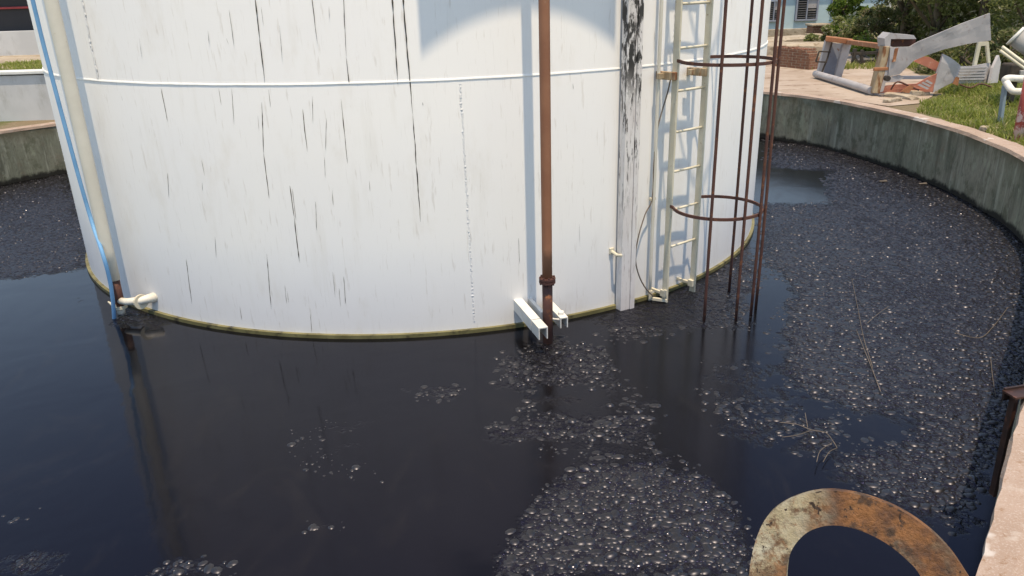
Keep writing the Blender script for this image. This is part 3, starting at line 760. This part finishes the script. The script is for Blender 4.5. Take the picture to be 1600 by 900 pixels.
# legs run down to the wall top
def extend(L_, at0):
    a, b = (L_[0], L_[1]) if at0 else (L_[-1], L_[-2])
    d = (a-b).normalized(); t = (a.z-.93)/max(.2, -d.z); e = a+d*t*.999; e.z = .90; return e
O_ = [extend(O_, True)]+O_+[extend(O_, False)]; I_ = [extend(I_, True)]+I_+[extend(I_, False)]
bm = bmesh.new(); th = .024; rows = []
for a, b in zip(O_, I_):
    rows.append([bm.verts.new(p) for p in (a, b, b+hn*th, a+hn*th)])
for r0, r1 in zip(rows[:-1], rows[1:]):
    for k in range(4): bm.faces.new((r0[k], r0[(k+1) % 4], r1[(k+1) % 4], r1[k]))
bm.faces.new(rows[0]); bm.faces.new(rows[-1])
bmesh.ops.bevel(bm, geom=[e for e in bm.edges if len(e.link_faces) == 2 and e.calc_face_angle(0) > .8], offset=.0025, segments=2, affect='EDGES')
hbase = (O_[0]+I_[0])/2
tag(obj('handle', bm, M_bar, None, origin=hbase), 'rusty flat steel bar bent into an arched handle above the wall', 'handle')
# rusty angle iron sticking out of the coping
ap = Vector((2.70, 3.60, .90))
bm = bmesh.new()
bar(bm, ap+Vector((-.10, -.03, .020)), ap+Vector((.35, .06, .03)), .09, .012, bev=.001); bar(bm, ap+Vector((-.10, .012, .0)), ap+Vector((.35, .10, .01)), .012, .075, bev=.001)
bar(bm, ap+Vector((-.060, -.02, .005)), ap+Vector((-.072, -.05, -.60)), .045, .022, bev=.003)  # dark bar stands in for the iron's reflection on the oil
tag(obj('angle_iron', bm, M_oldiron, None, origin=ap), 'dark rusty angle iron sticking out over the oil at the near wall, with a dark bar for its reflection', 'angle iron')

# ================================================================ REEDS AND TWIGS ON THE OIL
def reed(px, label, r=.005, name='reed', cat='reed', lift=.02, group=None):
    pts = [atz(x, y, lift*(0.6+0.8*random.random())) for x, y in px]; rr = [r*.68*(1-.6*i/(len(pts)*6)) for i in range(len(smooth3(pts)))]
    return tag(tubeobj(name, smooth3(pts), rr, M_reed, None, 5, origin=pts[0]), label, cat, group)
reed([(1376, 612), (1362, 575), (1348, 540), (1338, 515)], 'pale reed with a knobbed tip lying near the lower middle of the right oil', .006)
reed([(1364, 575), (1350, 530), (1342, 490), (1335, 455), (1331, 435)], 'long thin reed lying beside the paler knobbed reed', .0045)
reed([(1492, 520), (1530, 528), (1552, 510), (1575, 480)], 'thin curved reed floating near the right wall', .006)
reed([(1548, 560), (1551, 590), (1556, 620)], 'short straight reed floating close to the rusty angle iron', .004)
reed([(1355, 505), (1375, 488), (1390, 478)], 'short pale sliver of reed right of the long thin reed', .004)
tw = thing('twig', 'forked bare twig floating on the oil behind the arched handle', 'twig', atz(1262, 672, 0))
for i, px in enumerate(([(1218, 660), (1245, 663), (1268, 672), (1290, 676), (1302, 690), (1308, 700)], [(1222, 683), (1245, 680), (1268, 672)], [(1308, 700), (1296, 706), (1286, 722)], [(1300, 692), (1282, 704), (1276, 722)], [(1262, 668), (1258, 645)])):
    pts = [atz(x, y, .03+.02*(i % 2)) for x, y in px]; sp = smooth3(pts, 4)
    tubeobj('stem' if i == 0 else 'side_branch', sp, .0034 if i == 0 else .0026, M_reed, tw, 5)
for (x, y), lb_ in (((1380, 283), 'small pale scrap floating below the green wall'), ((1442, 287), 'flat pale chip floating farther right below the green wall')):
    bm = bmesh.new(); p = atz(x, y, .012); box(bm, p, (.12, .045, .012), None, .004); box(bm, p+Vector((.04, .02, .008)), (.05, .02, .012), None, .004)
    tag(obj('driftwood', bm, M_reed, None, origin=p), lb_, 'driftwood')

# ================================================================ RIGHT BACKGROUND
# --- house
HY = 32.0
hz0 = G
h0 = aty(1150, 55, HY); xL, xR = 8.2, 15.15
house = thing('house', 'pale blue single storey house with louvred windows behind the rubble', 'house', (11.7, HY, G))
hd = Vector((1, .10, 0)).normalized(); hb = Vector((-hd.y, hd.x, 0))
def hpt(x, d, z): return Vector((xL, HY-.35, 0))+hd*(x-xL)+hb*d+upv*z
bm = bmesh.new(); Lh = xR-xL
box(bm, hpt((xL+xR)/2, 3, (G+3.3)/2+.2), (Lh, 6, 3.3-G+.4), (hd, hb, upv)); obj('wall', bm, M_house, house)
bm = bmesh.new(); box(bm, hpt((xL+xR)/2, -.03, G+.10), (Lh+.1, .12, .32), (hd, hb, upv), .02); obj('plinth', bm, M_rubble, house)
bm = bmesh.new(); box(bm, hpt((xL+xR)/2, 3, 3.6), (Lh+.8, 6.8, .16), (hd, hb, upv), .02); obj('roof', bm, M_roof, house)
bm = bmesh.new(); box(bm, hpt(xR+.02, -.02, 2.1), (.22, .10, 2.6), (hd, hb, upv), .01); obj('corner_trim', bm, M_trimw, house)
def window(px0, px1, ptop, pbot):
    c0 = aty(px0, pbot, HY-.2); c1 = aty(px1, pbot, HY-.2); t0 = aty(px0, ptop, HY-.2)
    x0, x1, z0, z1 = c0.x, c1.x, c0.z, t0.z
    x0 = x0; zc_ = (z0+z1)/2; wd = x1-x0
    bm = bmesh.new()
    for (x, z, sx, sz) in ((x0, zc_, .07, z1-z0+.07), (x1, zc_, .07, z1-z0+.07), ((x0+x1)/2, zc_, .05, z1-z0-.07)):
        box(bm, hpt(x, -.03, z), (sx, .10, sz), (hd, hb, upv), .008)
    for z in (z0, z1): box(bm, hpt((x0+x1)/2, -.034, z), (wd-.07, .10, .07), (hd, hb, upv), .008)
    f = obj('window', bm, M_shade, house)
    bm = bmesh.new(); box(bm, hpt((x0+x1)/2, .0, zc_), (wd-.08, .04, z1-z0-.08), (hd, hb, upv))
    obj('pane', bm, M_pane, f)
    k = 8; tl = Matrix.Rotation(R(35), 3, hd)
    for (s0, s1, i0) in ((x0+.05, (x0+x1)/2-.04, 0), ((x0+x1)/2+.04, x1-.05, 0)):
        bm = bmesh.new()
        for i in range(k if s0 < (x0+x1)/2 else 4):
            z = z0+.06+(z1-z0-.12)*(i+.5)/k; box(bm, hpt((s0+s1)/2, -.05, z), (s1-s0, .07, .012), (hd, tl @ hb, tl @ upv))
        box(bm, hpt(s0+.012, -.045, z0+(z1-z0)*(.5 if s0 < (x0+x1)/2 else .26)), (.016, .03, (z1-z0)*(.94 if s0 < (x0+x1)/2 else .46)), (hd, hb, upv))
        obj('louver', bm, M_louver, f)
    bm = bmesh.new(); box(bm, hpt((x0+x1)/2+wd*.25, -.025, z0+(z1-z0)*.75), (wd*.42, .03, (z1-z0)*.42), (hd, hb, upv), .004); obj('shutter', bm, M_lilac, f)
window(1245, 1279, -2, 32); window(1304, 1338, -10, 24); window(1200, 1217, 2, 33)

# --- broken concrete slabs and brick remains
def rock(bm, c, size, seed, flat=.5):
    s = bmesh.ops.create_icosphere(bm, subdivisions=2, radius=1)['verts']; rz = Matrix.Rotation(seed*1.7, 3, 'Z')
    for v in s:
        d = v.co.copy(); k = 1+.35*mnoise.noise(d*1.3+Vector((seed, 0, 0)))+.15*mnoise.noise(d*3.5+Vector((0, seed, 0)))
        q = Vector((max(-.75, min(.75, d.x*k)), max(-.7, min(.7, d.y*k)), max(-.6, min(.6, d.z*k))))
        q = rz @ Vector((q.x*size[0], q.y*size[1], q.z*size[2])); v.co = q+Vector(c)
br = aty(1243, 106, 20.0)
bwz = G
bm = bmesh.new()
bw0, bw1 = atz(1208, 104, G), atz(1264, 110, G)
dB = (bw1-bw0); dB.z = 0; LB_ = dB.length; dB.normalize(); nB = Vector((-dB.y, dB.x, 0))
cols = 22
for i in range(cols):
    t = (i+.5)/cols; hgt = .50+.05*mnoise.noise((t*9, 0, 0))-.22*max(0, (t-.86)/.14)-.05*(i % 2)*random.random()
    box(bm, bw0+dB*LB_*t+nB*.16+upv*(hgt/2-.01), (LB_/cols*.998, .32+.012*(i % 2), hgt), (dB, nB, upv), .006)
tag(obj('brick_wall', bm, M_brick, None, origin=bw0), 'low broken red brick wall remnant on the paving beside the tank', 'wall')
rubble = [((1232, 84), (2.3, .7, .35), 'long pale broken concrete slab lying above the brick wall'), ((1255, 96), (.8, .5, .22), 'small broken concrete slab leaning on the brick wall end'), ((1222, 74), (1.8, .8, .35), 'flat pale concrete rubble heap below the blue house wall'),
          ((1272, 64), (.35, .3, .28), 'single pale stone lump beside the brown block'), ((1272, 76), (.7, .4, .2), 'pale rubble chunk left of the wrecked frame')]
for (px, sz, lb_) in rubble:
    p = atz(px[0], px[1], G); bm = bmesh.new(); rock(bm, p+upv*sz[2]*.3, sz, px[0] % 7, .5)
    tag(obj('rubble', bm, M_rubble, None, origin=p), lb_, 'rubble')
p = atz(1282, 62, G); bm = bmesh.new(); box(bm, p+Vector((.1, .4, .22)), (.8, .6, .5), None, .04)
tag(obj('masonry_block', bm, M_brick, None, origin=p), 'brown square masonry block below the house window', 'block')
bmc = bmesh.new(); box(bmc, p+Vector((.1, .38, .50)), (.9, .7, .07), None, .02)
o = obj('cap_slab', bmc, M_rubble, bpy.data.objects['masonry_block'])

# --- wrecked steel frame lying on the paving
def ypt(px, py, Y): return aty(px, py, Y)
wb_ = atz(1362, 146, G+.02)
wr = thing('wrecked_frame', 'toppled rusty white and red steel frame lying on the paving', 'wreckage', wb_)
A0 = atz(1274, 119, G+.05); A1 = atz(1362, 146, G+.05)
tubeobj('base_tube', [A0+upv*.05, (A0+A1)/2+upv*.055, A1+upv*.05], .075, M_lilac, wr, 12)
YA, YB = A0.y, A1.y
def wslab(name, poly, Y, th, m, dy=0):
    """Y may be (Yleft, Yright): plane turns with x"""
    if isinstance(Y, tuple):
        x0 = min(p[0] for p in poly); x1 = max(p[0] for p in poly)
        pts = [aty(px, py, Y[0]+(Y[1]-Y[0])*(px-x0)/(x1-x0)) for px, py in poly]
    else: pts = [aty(px, py, Y) for px, py in poly]
    n = (pts[1]-pts[0]).cross(pts[2]-pts[0]).normalized()
    bm = bmesh.new(); slab(bm, pts, th)
    if th < .045:
        bmesh.ops.triangulate(bm, faces=bm.faces[:]); bmesh.ops.subdivide_edges(bm, edges=bm.edges[:], cuts=4, use_grid_fill=True)
        for v in bm.verts: v.co += n*(.035*mnoise.noise(v.co*1.7)+.012*mnoise.noise(v.co*6))
    return obj(name, bm, m, wr)
# far cabinet-like panel
wslab('side_panel', [(1277, 117), (1291, 63), (1300, 64), (1285, 120)], YA, .10, M_lilac)
wslab('recess_panel', [(1285, 119), (1299, 66), (1322, 70), (1305, 123)], YA+.12, .06, M_shade)
wslab('side_panel', [(1304, 125), (1318, 68), (1331, 68), (1314, 124)], YA-.12, .10, M_lilac)
p0, p1 = aty(1300, 66, YA-.1), aty(1283, 116, YA-.1)
bm = bmesh.new(); tube(bm, [p0, (p0+p1)/2+Vector((.02, 0, 0)), p1], .02, 6)
for t in (.3, .62):
    q = p0.lerp(p1, t); bar(bm, q+Vector((-.22, -.02, .02)), q+Vector((.03, -.02, 0)), .03, .03)
q = p0.lerp(p1, .3); q2 = p0.lerp(p1, .62); bar(bm, q+Vector((-.22, -.02, .02)), q2+Vector((-.22, -.02, .02)), .03, .03)
obj('latch_bar', bm, M_iron, wr)
# top rusty rail running from the panel to the near post
T0, T1 = aty(1290, 60, YA), aty(1332, 65, YA-.2); T2 = aty(1384, 73, YB+.1)
bm = bmesh.new(); bar(bm, T0, T1, .30, .10, bev=.01); obj('top_plate', bm, M_rust2, wr)
bm = bmesh.new(); bar(bm, T1+Vector((-.1, 0, 0)), T2, .12, .09, bev=.01); obj('top_rail', bm, M_rust2, wr)
# near post
bm = bmesh.new(); pA, pB = aty(1366, 145, YB), aty(1384, 72, YB); bar(bm, pA, pB, .20, .14, bev=.012); obj('post', bm, M_wood, wr)
bm = bmesh.new(); pc = pA.lerp(pB, .52); bar(bm, pc+Vector((-.16, -.08, 0)), pc+Vector((.14, -.08, .01)), .06, .06, bev=.012); obj('strap', bm, M_rust2, wr)
YW = YB-.12
wslab('side_plate', [(1375, 144), (1391, 72), (1399, 75), (1380, 143)], YB-.1, .12, M_lilac)
# box end at top left
wslab('end_box', [(1382, 60), (1391, 51), (1404, 53), (1428, 55), (1432, 61), (1392, 61), (1391, 74), (1383, 74)], YW+.05, .30, M_lilac)
wslab('box_recess', [(1391, 61), (1431, 61), (1430, 72), (1391, 73)], YW+.20, .10, M_rustdark)
# big swept white plate and knee plate
wslab('wing_plate', [(1391, 74), (1421, 73), (1435, 65), (1490, 42), (1547, 20.5), (1549, 63), (1510, 69), (1476, 77), (1450, 86), (1428, 95), (1406, 116), (1388, 120)], (YW, YW-.3), .035, M_lilac)
wslab('knee_plate', [(1388, 121), (1406, 117), (1412, 121), (1405, 127), (1384, 129)], (YW+.02, YW), .035, M_lilac)
wslab('red_plate', [(1428, 96), (1440, 88), (1452, 89), (1468, 98), (1464, 113), (1449, 105)], (YW+.05, YW+.03), .03, M_redplate)
wslab('red_plate', [(1375, 135), (1400, 132), (1432, 131), (1450, 121), (1464, 115), (1459, 143.5), (1376, 145)], (YW+.06, YW-.15), .03, M_redplate)
for k in range(3):
    wslab('white_stripe', [(1434+k*6, 133-k*3), (1438+k*6, 131-k*3), (1452+k*3, 138-k*4), (1449+k*3, 140-k*4)], YW-.20, .008, M_lilac)
bm = bmesh.new(); bar(bm, aty(1409, 121, YW+.3), aty(1462, 121, YW+.3), .06, .06); obj('cross_bar', bm, M_shade, wr)
wslab('gusset_plate', [(1473, 84), (1485, 90), (1499, 101), (1493, 118), (1487, 130), (1458, 144.5), (1464, 114)], (YW-.15, YW-.05), .04, M_lilac)
wslab('back_plate', [(1500, 103.5), (1520, 103), (1548, 98), (1551, 112), (1547, 130), (1490, 130.5)], (YW+.2, YW+.5), .04, M_lilac)
for k in range(5):
    bm = bmesh.new(); bar(bm, aty(1500-k*1.5, 107+k*4.3, YW+.13), aty(1541-k*.5, 105+k*4.6, YW+.42), .022, .03); obj('rib', bm, M_lilac, wr)
wslab('end_plate', [(1547, 130), (1552, 106), (1561, 86), (1564, 98), (1559, 129)], (YW+.3, YW+.6), .05, M_lilac)
wslab('edge_strip', [(1489, 130), (1499, 102), (1501.5, 103), (1492, 130)], YW+.1, .06, M_shade)
wslab('leaning_strip', [(1521, 103), (1529, 66), (1545, 65), (1548, 98), (1544, 98), (1541, 71), (1533, 72), (1526, 103)], YW+.45, .05, M_cream)
p = aty(1384, 122, YW-.08)
bm = bmesh.new(); tube(bm, [p, p+Vector((0, -.1, 0))], .05, 12); obj('pivot_hole', bm, M_iron, wr, smooth=True)
for (px, py), sz, lb_ in (((1408, 152), (.45, .16, .06), 'flat grey concrete chip in front of the wrecked frame'), ((1430, 148), (.34, .14, .09), 'pale splintered plank bit under the red plate'), ((1394, 158), (.3, .1, .05), 'small flat shard nearest the wall top')):
    q = atz(px, py, G+.02); bm = bmesh.new(); rock(bm, q+upv*sz[2]*.4, sz, px % 5, .4); tag(obj('debris', bm, M_rubble, None, origin=q), lb_, 'debris')

for path, rad_ in (([(1392, 140), (1402, 128), (1420, 134), (1436, 141)], .016), ([(1500, 132), (1516, 137), (1532, 131), (1549, 136)], .016)):
    tubeobj('bent_rod', smooth3([aty(x, y, YW-.12-.04*(i % 2)) for i, (x, y) in enumerate(path)]), rad_, M_rustdark, wr, 6)
wslab('torn_strip', [(1408, 143), (1423, 133), (1429, 135), (1421, 146)], YW-.22, .02, M_rust2)
wslab('torn_strip', [(1489, 131), (1494, 120), (1499, 121), (1497, 134)], YW-.20, .02, M_rust2)
wslab('torn_strip', [(1399, 76), (1404, 75), (1400, 96), (1395, 97)], YW-.05, .02, M_rust2)

# --- dark timber gate seen through the frame
YG = 20.2
gt = thing('gate', 'dark rusted field gate with diagonal brace standing in grass behind the frame', 'gate', aty(1350, 108, YG))
for nm, a, b, wd in (('post', (1331, 112), (1336, 76), .10), ('post', (1368, 114), (1373, 74), .13), ('rail', (1330, 84), (1376, 82), .07), ('rail', (1330, 97), (1374, 95), .05), ('brace', (1334, 90), (1352, 112), .07), ('post', (1345, 110), (1347, 78), .06)):
    bm = bmesh.new(); bar(bm, aty(*a, YG), aty(*b, YG), wd, .07); obj(nm, bm, M_iron, gt)

# --- red post, blue post, pipework at the right edge
rb = atz(1590, 219, G)
rtp = aty(1612, 105, rb.y+.05)
tag(tubeobj('post', [rb-upv*.1, rb.lerp(rtp, .5), rtp], .066, M_redpost, None, 16, origin=rb), 'thick leaning red post with peeling paint at the wall edge', 'post')
bb = atz(1562, 198, G); btp = aty(1570, 134, bb.y)
bm = bmesh.new(); bar(bm, bb-upv*.05, btp, .075, .045, bev=.004)
tag(obj('post', bm, M_bluepost, None, origin=bb), 'slim blue grey post standing in the grass beside the red post', 'post')
YE = bb.y-.05
wpz = [aty(1640, 122, YE), aty(1600, 123, YE), aty(1578, 122, YE), aty(1571, 124, YE), aty(1572, 128, YE), aty(1580, 140, YE-.2), aty(1586, 143, YE-.25), aty(1600, 143, YE-.3), aty(1630, 143, YE-.3)]
tag(tubeobj('pipe', smooth3(wpz), .048, M_white, None, 14, origin=wpz[3]), 'white elbow pipe bending in a U on top of the blue grey post', 'pipe')
YP = 13.5
a, b = aty(1586, 56, YP), aty(1640, 96, YP-.3)
gp_ = thing('tank_pipe', 'fat grey pipe end with rim at the upper right edge', 'pipe', a)
tubeobj('pipe_body', [a, b], .15, M_grey, gp_, 20); tubeobj('rim', [a-(b-a)*.02, a+(b-a)*.04], .17, M_white, gp_, 20)
tubeobj('support', [b+Vector((0, 0, -.1)), Vector((b.x, b.y, G))], .05, M_iron, gp_, 10)
for (x0, y0, x1, y1), lb_ in (((1566, 73, 1610, 106), 'upper of two thin yellowish rails sloping down to the right edge'), ((1563, 79, 1608, 112), 'lower of two thin yellowish rails sloping down to the right edge')):
    a, b = aty(x0, y0, 13.0), aty(x1, y1, 12.6); f_ = Vector((b.x+.1, b.y, G))
    tag(tubeobj('rail', smooth3([a, a.lerp(b, .5), b, b+Vector((.12, 0, -.12)), f_], 4), .026, M_cream, None, 8, origin=f_), lb_, 'rail')
a = aty(1580, 118, 13.3)
vb = thing('valve', 'dark valve block with pale cover behind the white elbow pipe', 'valve', Vector((a.x, a.y, G)))
bm = bmesh.new(); box(bm, a+Vector((.05, 0, .05)), (.34, .3, .30), None, .03); obj('valve_body', bm, M_iron, vb)
bm = bmesh.new(); box(bm, a+Vector((.1, -.17, -.0)), (.16, .05, .20), None, .012); obj('cover', bm, M_grey, vb)
bm = bmesh.new(); bar(bm, a+Vector((.05, 0, -.1)), Vector((a.x+.05, a.y, G-.02)), .1, .1); obj('pedestal', bm, M_iron, vb)
q = atz(1541, 205, G); bm = bmesh.new(); rock(bm, q+upv*.03, (.12, .09, .08), 2); rock(bm, q+Vector((.12, -.03, .02)), (.08, .07, .06), 4)
tag(obj('stone', bm, M_rubble, None, origin=q), 'small pale broken stone beside the wall top near the posts', 'stone')

# ================================================================ VEGETATION
def leaves_mesh(name, blobs, n, size, m, parent, seed):
    r = np.random.default_rng(seed); V = []; Fc = []
    wts = np.array([b[1][0]*b[1][1]*b[1][2] for b in blobs])**.7; wts = wts/wts.sum()
    idx = r.choice(len(blobs), n, p=wts)
    for i in range(n):
        c, s = blobs[idx[i]]
        u = r.normal(size=3); u /= np.linalg.norm(u); k = r.random()**.3
        p = np.array(c)+u*np.array(s)*k
        nz = mnoise.noise(Vector(p*1.1)+Vector((seed, 0, 0)))
        if nz < -.12 and r.random() < .8: continue
        nn0 = r.normal(size=3)*.75+np.array([.1, -.35, .75]); nn0 /= np.linalg.norm(nn0); a = np.cross(nn0, r.normal(size=3)); a /= np.linalg.norm(a)+1e-9; b = np.cross(nn0, a)
        L = size*r.uniform(.6, 1.4); W_ = L*r.uniform(.3, .5); nn = np.cross(a, b)*L*.12
        b0 = len(V); V += [tuple(p-a*L*.5), tuple(p+b*W_*.5+nn), tuple(p+a*L*.5), tuple(p-b*W_*.5+nn)]; Fc.append((b0, b0+1, b0+2, b0+3))
    me = bpy.data.meshes.new(name); me.from_pydata(V, [], Fc); me.materials.append(m)
    o = bpy.data.objects.new(name, me); COL.objects.link(o)
    off = Vector(parent.location); me.transform(Matrix.Translation(-off)); o.parent = parent; return o
def tree(name, label, cat, base, height, spread, m, n, seed, size=.13, trunk=.1, low=.1, group=None):
    r = random.Random(seed); base = Vector(base)
    T = thing(name, label, cat, base, group)
    bm = bmesh.new(); topz = height*.72
    sp = [base+Vector((r.uniform(-.1, .1)*i, r.uniform(-.1, .1)*i, topz*i/4-(.1 if i == 0 else 0))) for i in range(5)]
    tube(bm, sp, [trunk*(1-.17*i) for i in range(5)], 8)
    blobs = []
    for i in range(int(9+spread*3)):
        a = r.uniform(0, 2*math.pi); z = base.z+height*(low+(1-low)*r.random()**.8*.86)
        rr = spread*math.sqrt(r.random())*(1-.45*((z-base.z)/height))
        c = Vector((base.x+math.cos(a)*rr, base.y+math.sin(a)*rr*.8, z)); s = height*r.uniform(.11, .2)
        blobs.append((tuple(c), (s*1.35, s*1.2, s*.85)))
        st_ = sp[min(4, max(1, int(4*(z-base.z)/height)))]; md = (st_+c)/2+Vector((0, 0, -.1))
        tube(bm, [st_+Vector((0, 0, -.15)), md, c], [trunk*.4, trunk*.28, trunk*.12], 5)
    obj('trunk', bm, M_bark, T, smooth=True); leaves_mesh('crown', blobs, n, size, m, T, seed); return T
def gb(px, py): return atz(px, py, G)
def gy(px, Y):
    p = aty(px, 80, Y); return Vector((p.x, p.y, G))
TG = 'trees and bushes behind the wrecked frame'
tree('shrub', 'bright yellow green bush in front of the blue house window', 'shrub', gy(1322, 29.5), 1.75, .85, M_leafC, 4200, 3, .16, .05, .02)
tree('shrub', 'low dull green scrub between the bright bush and the frame top', 'shrub', gy(1306, 26), .95, 1.2, M_leafA, 3000, 4, .13, .04, .0, TG)
tree('shrub', 'dark brownish creeper mound behind the frame end box', 'shrub', gy(1372, 23.5), 1.35, 1.5, M_leafB, 5200, 5, .12, .05, .0, TG)
tree('shrub', 'small light green bush above the rusty top rail', 'shrub', gy(1347, 22.5), .75, .55, M_leafC, 1500, 6, .10, .04, .0, TG)
tree('tree', 'large dense olive tree filling the upper middle behind the white wing plate', 'tree', gy(1452, 21.5), 4.6, 1.9, M_leafA, 17000, 7, .13, .14, .02, TG)
tree('tree', 'dark leafy tree at the left of the olive tree beside the house corner', 'tree', gy(1412, 23.0), 3.4, 1.25, M_leafB, 8500, 8, .13, .12, .03, TG)
tree('tree', 'pale flecked olive tree right of the white wing plate', 'tree', gy(1535, 20.5), 4.4, 1.8, M_leafA, 15500, 9, .12, .14, .0, TG)
tree('tree', 'olive tree at the right edge above the fat grey pipe', 'tree', gy(1610, 19.5), 4.2, 1.7, M_leafA, 11000, 10, .12, .13, .0, TG)
tree('shrub', 'dark low thicket under the wing plate behind the back plate', 'shrub', gy(1515, 18.2), 1.0, 1.0, M_leafB, 4500, 12, .10, .05, .0, TG)
tree('shrub', 'dark thicket behind the valve block at the right edge', 'shrub', gy(1590, 17.0), 1.1, .9, M_leafB, 4200, 13, .10, .05, .0, TG)
tree('tree', 'dim leafy tree behind the pale flecked olive tree', 'tree', gy(1565, 25), 4.6, 2.6, M_leafA, 10000, 21, .16, .15, .0, TG)
tree('tree', 'broad leafy tree close behind the large dense olive tree', 'tree', gy(1455, 26), 4.4, 2.6, M_leafA, 11000, 22, .16, .15, .0, TG)
tree('shrub', 'long low scrub bank behind the timber gate', 'shrub', gy(1385, 25), 1.3, 2.2, M_leafA, 8000, 23, .13, .05, .0, TG)
tree('tree', 'tall tree rising far behind the right trees', 'tree', gy(1500, 34), 6, 3.2, M_leafB, 9000, 14, .2, .2, .05, TG)

def grass(name, poly, n, h, seed, label, z=G):
    r = np.random.default_rng(seed); P = [Vector((x, y)) for x, y in poly]
    x0, x1 = min(p.x for p in P), max(p.x for p in P); y0, y1 = min(p.y for p in P), max(p.y for p in P)
    X = r.uniform(x0, x1, n*3); Y = r.uniform(y0, y1, n*3); k = polysd(X, Y, P)+.25*np.array([mnoise.noise((a*2, b*2, 0)) for a, b in zip(X, Y)]) > 0
    X, Y = X[k][:n], Y[k][:n]; V = []; Fc = []
    for x, y in zip(X, Y):
        c = .6+.8*max(-.4, mnoise.noise((x*1.3, y*1.3, 5))); L = h*c*r.uniform(.5, 1.3); a = r.uniform(0, 6.28); w_ = r.uniform(.006, .014)
        lx, ly = r.normal(0, .4, 2)*L; dx, dy = math.cos(a)*w_, math.sin(a)*w_; b0 = len(V)
        V += [(x-dx, y-dy, z-.01), (x+dx, y+dy, z-.01), (x+lx*.5+dx*.7, y+ly*.5+dy*.7, z+L*.65), (x+lx*.5-dx*.7, y+ly*.5-dy*.7, z+L*.65), (x+lx*1.2, y+ly*1.2, z+L)]
        Fc += [(b0, b0+1, b0+2, b0+3), (b0+3, b0+2, b0+4)]
    me = bpy.data.meshes.new(name); me.from_pydata(V, [], Fc); me.materials.append(M_grass)
    o = bpy.data.objects.new(name, me); COL.objects.link(o); return tag(o, label, 'grass', kind='stuff')
grass('grass', [(6.72, 12.2), (6.75, 11), (6.7, 10.2), (6.5, 9.2), (9, 9.5), (14, 15), (14, 19), (10.5, 19), (8.9, 16.2), (8.2, 14.9), (7.5, 13.9), (7.0, 13.3)], 42000, .17, 1, 'short sunlit grass growing behind the right wall')
grass('grass', [(7.5, 19.6), (12, 18.5), (14, 24), (10.4, 25), (10.2, 21)], 9000, .30, 2, 'taller grass behind the wrecked frame and gate')

# ================================================================ LEFT BACKGROUND
YL = 14.95
e = thing('retaining_wall', 'whitewashed retaining wall behind the green wall left of the tank', 'wall', (-9.5, YL, G))
zt = aty(30, 111, YL).z
bm = bmesh.new(); box(bm, (-12.3, YL+.15, (G+zt)/2-.05), (11.4, .30, zt-G-.06), None, .01); obj('wall_face', bm, M_white2, e)
bm = bmesh.new(); box(bm, (-12.3, YL+.13, zt-.03), (11.5, .36, .06), None, .012); obj('coping', bm, M_trimw, e)
TZ = zt-.03
tag(raw('terrace', [Vector((-18, YL+.2, TZ)), Vector((-6.6, YL+.2, TZ)), Vector((-6.6, YL+8, TZ+.02)), Vector((-18, YL+8, TZ+.02))], [(0, 1, 2, 3)], M_rubble), kind='structure')
YH = None
d_ = ray(20, 86); YH = (EYE+d_*((TZ+.02-EYE.z)/d_.z)).y
db = thing('shed', 'dark shed wall with red pipe over a white plinth at the upper left', 'shed', (-12, YH, TZ))
zp = aty(30, 49, YH).z; zr = aty(30, 12, YH).z
bm = bmesh.new(); box(bm, (-12.5, YH+.2, (TZ+zp)/2), (9, .4, zp-TZ+.02), None, .01); obj('plinth', bm, M_white2, db)
bm = bmesh.new(); box(bm, (-12.5, YH+.5, (zp+3.35)/2), (9, .5, 3.35-zp), None, .01); obj('wall', bm, M_dark, db)
bm = bmesh.new(); box(bm, (-12.5, YH+1.0, 3.43), (9.6, 2.4, .14), None, .01); obj('roof', bm, M_roof, db)
tubeobj('pipe', [Vector((-17, YH+.2, zr)), Vector((-8.1, YH+.2, zr+.0))], .028, M_redpipe, db, 10)
grass('grass', [(-12, YL+.35), (-8.6, YL+.35), (-8.4, YH-.1), (-9.6, YH-.2), (-11, YL+1.0)], 5000, .10, 3, 'dry weeds on the terrace beside the shed plinth', TZ)
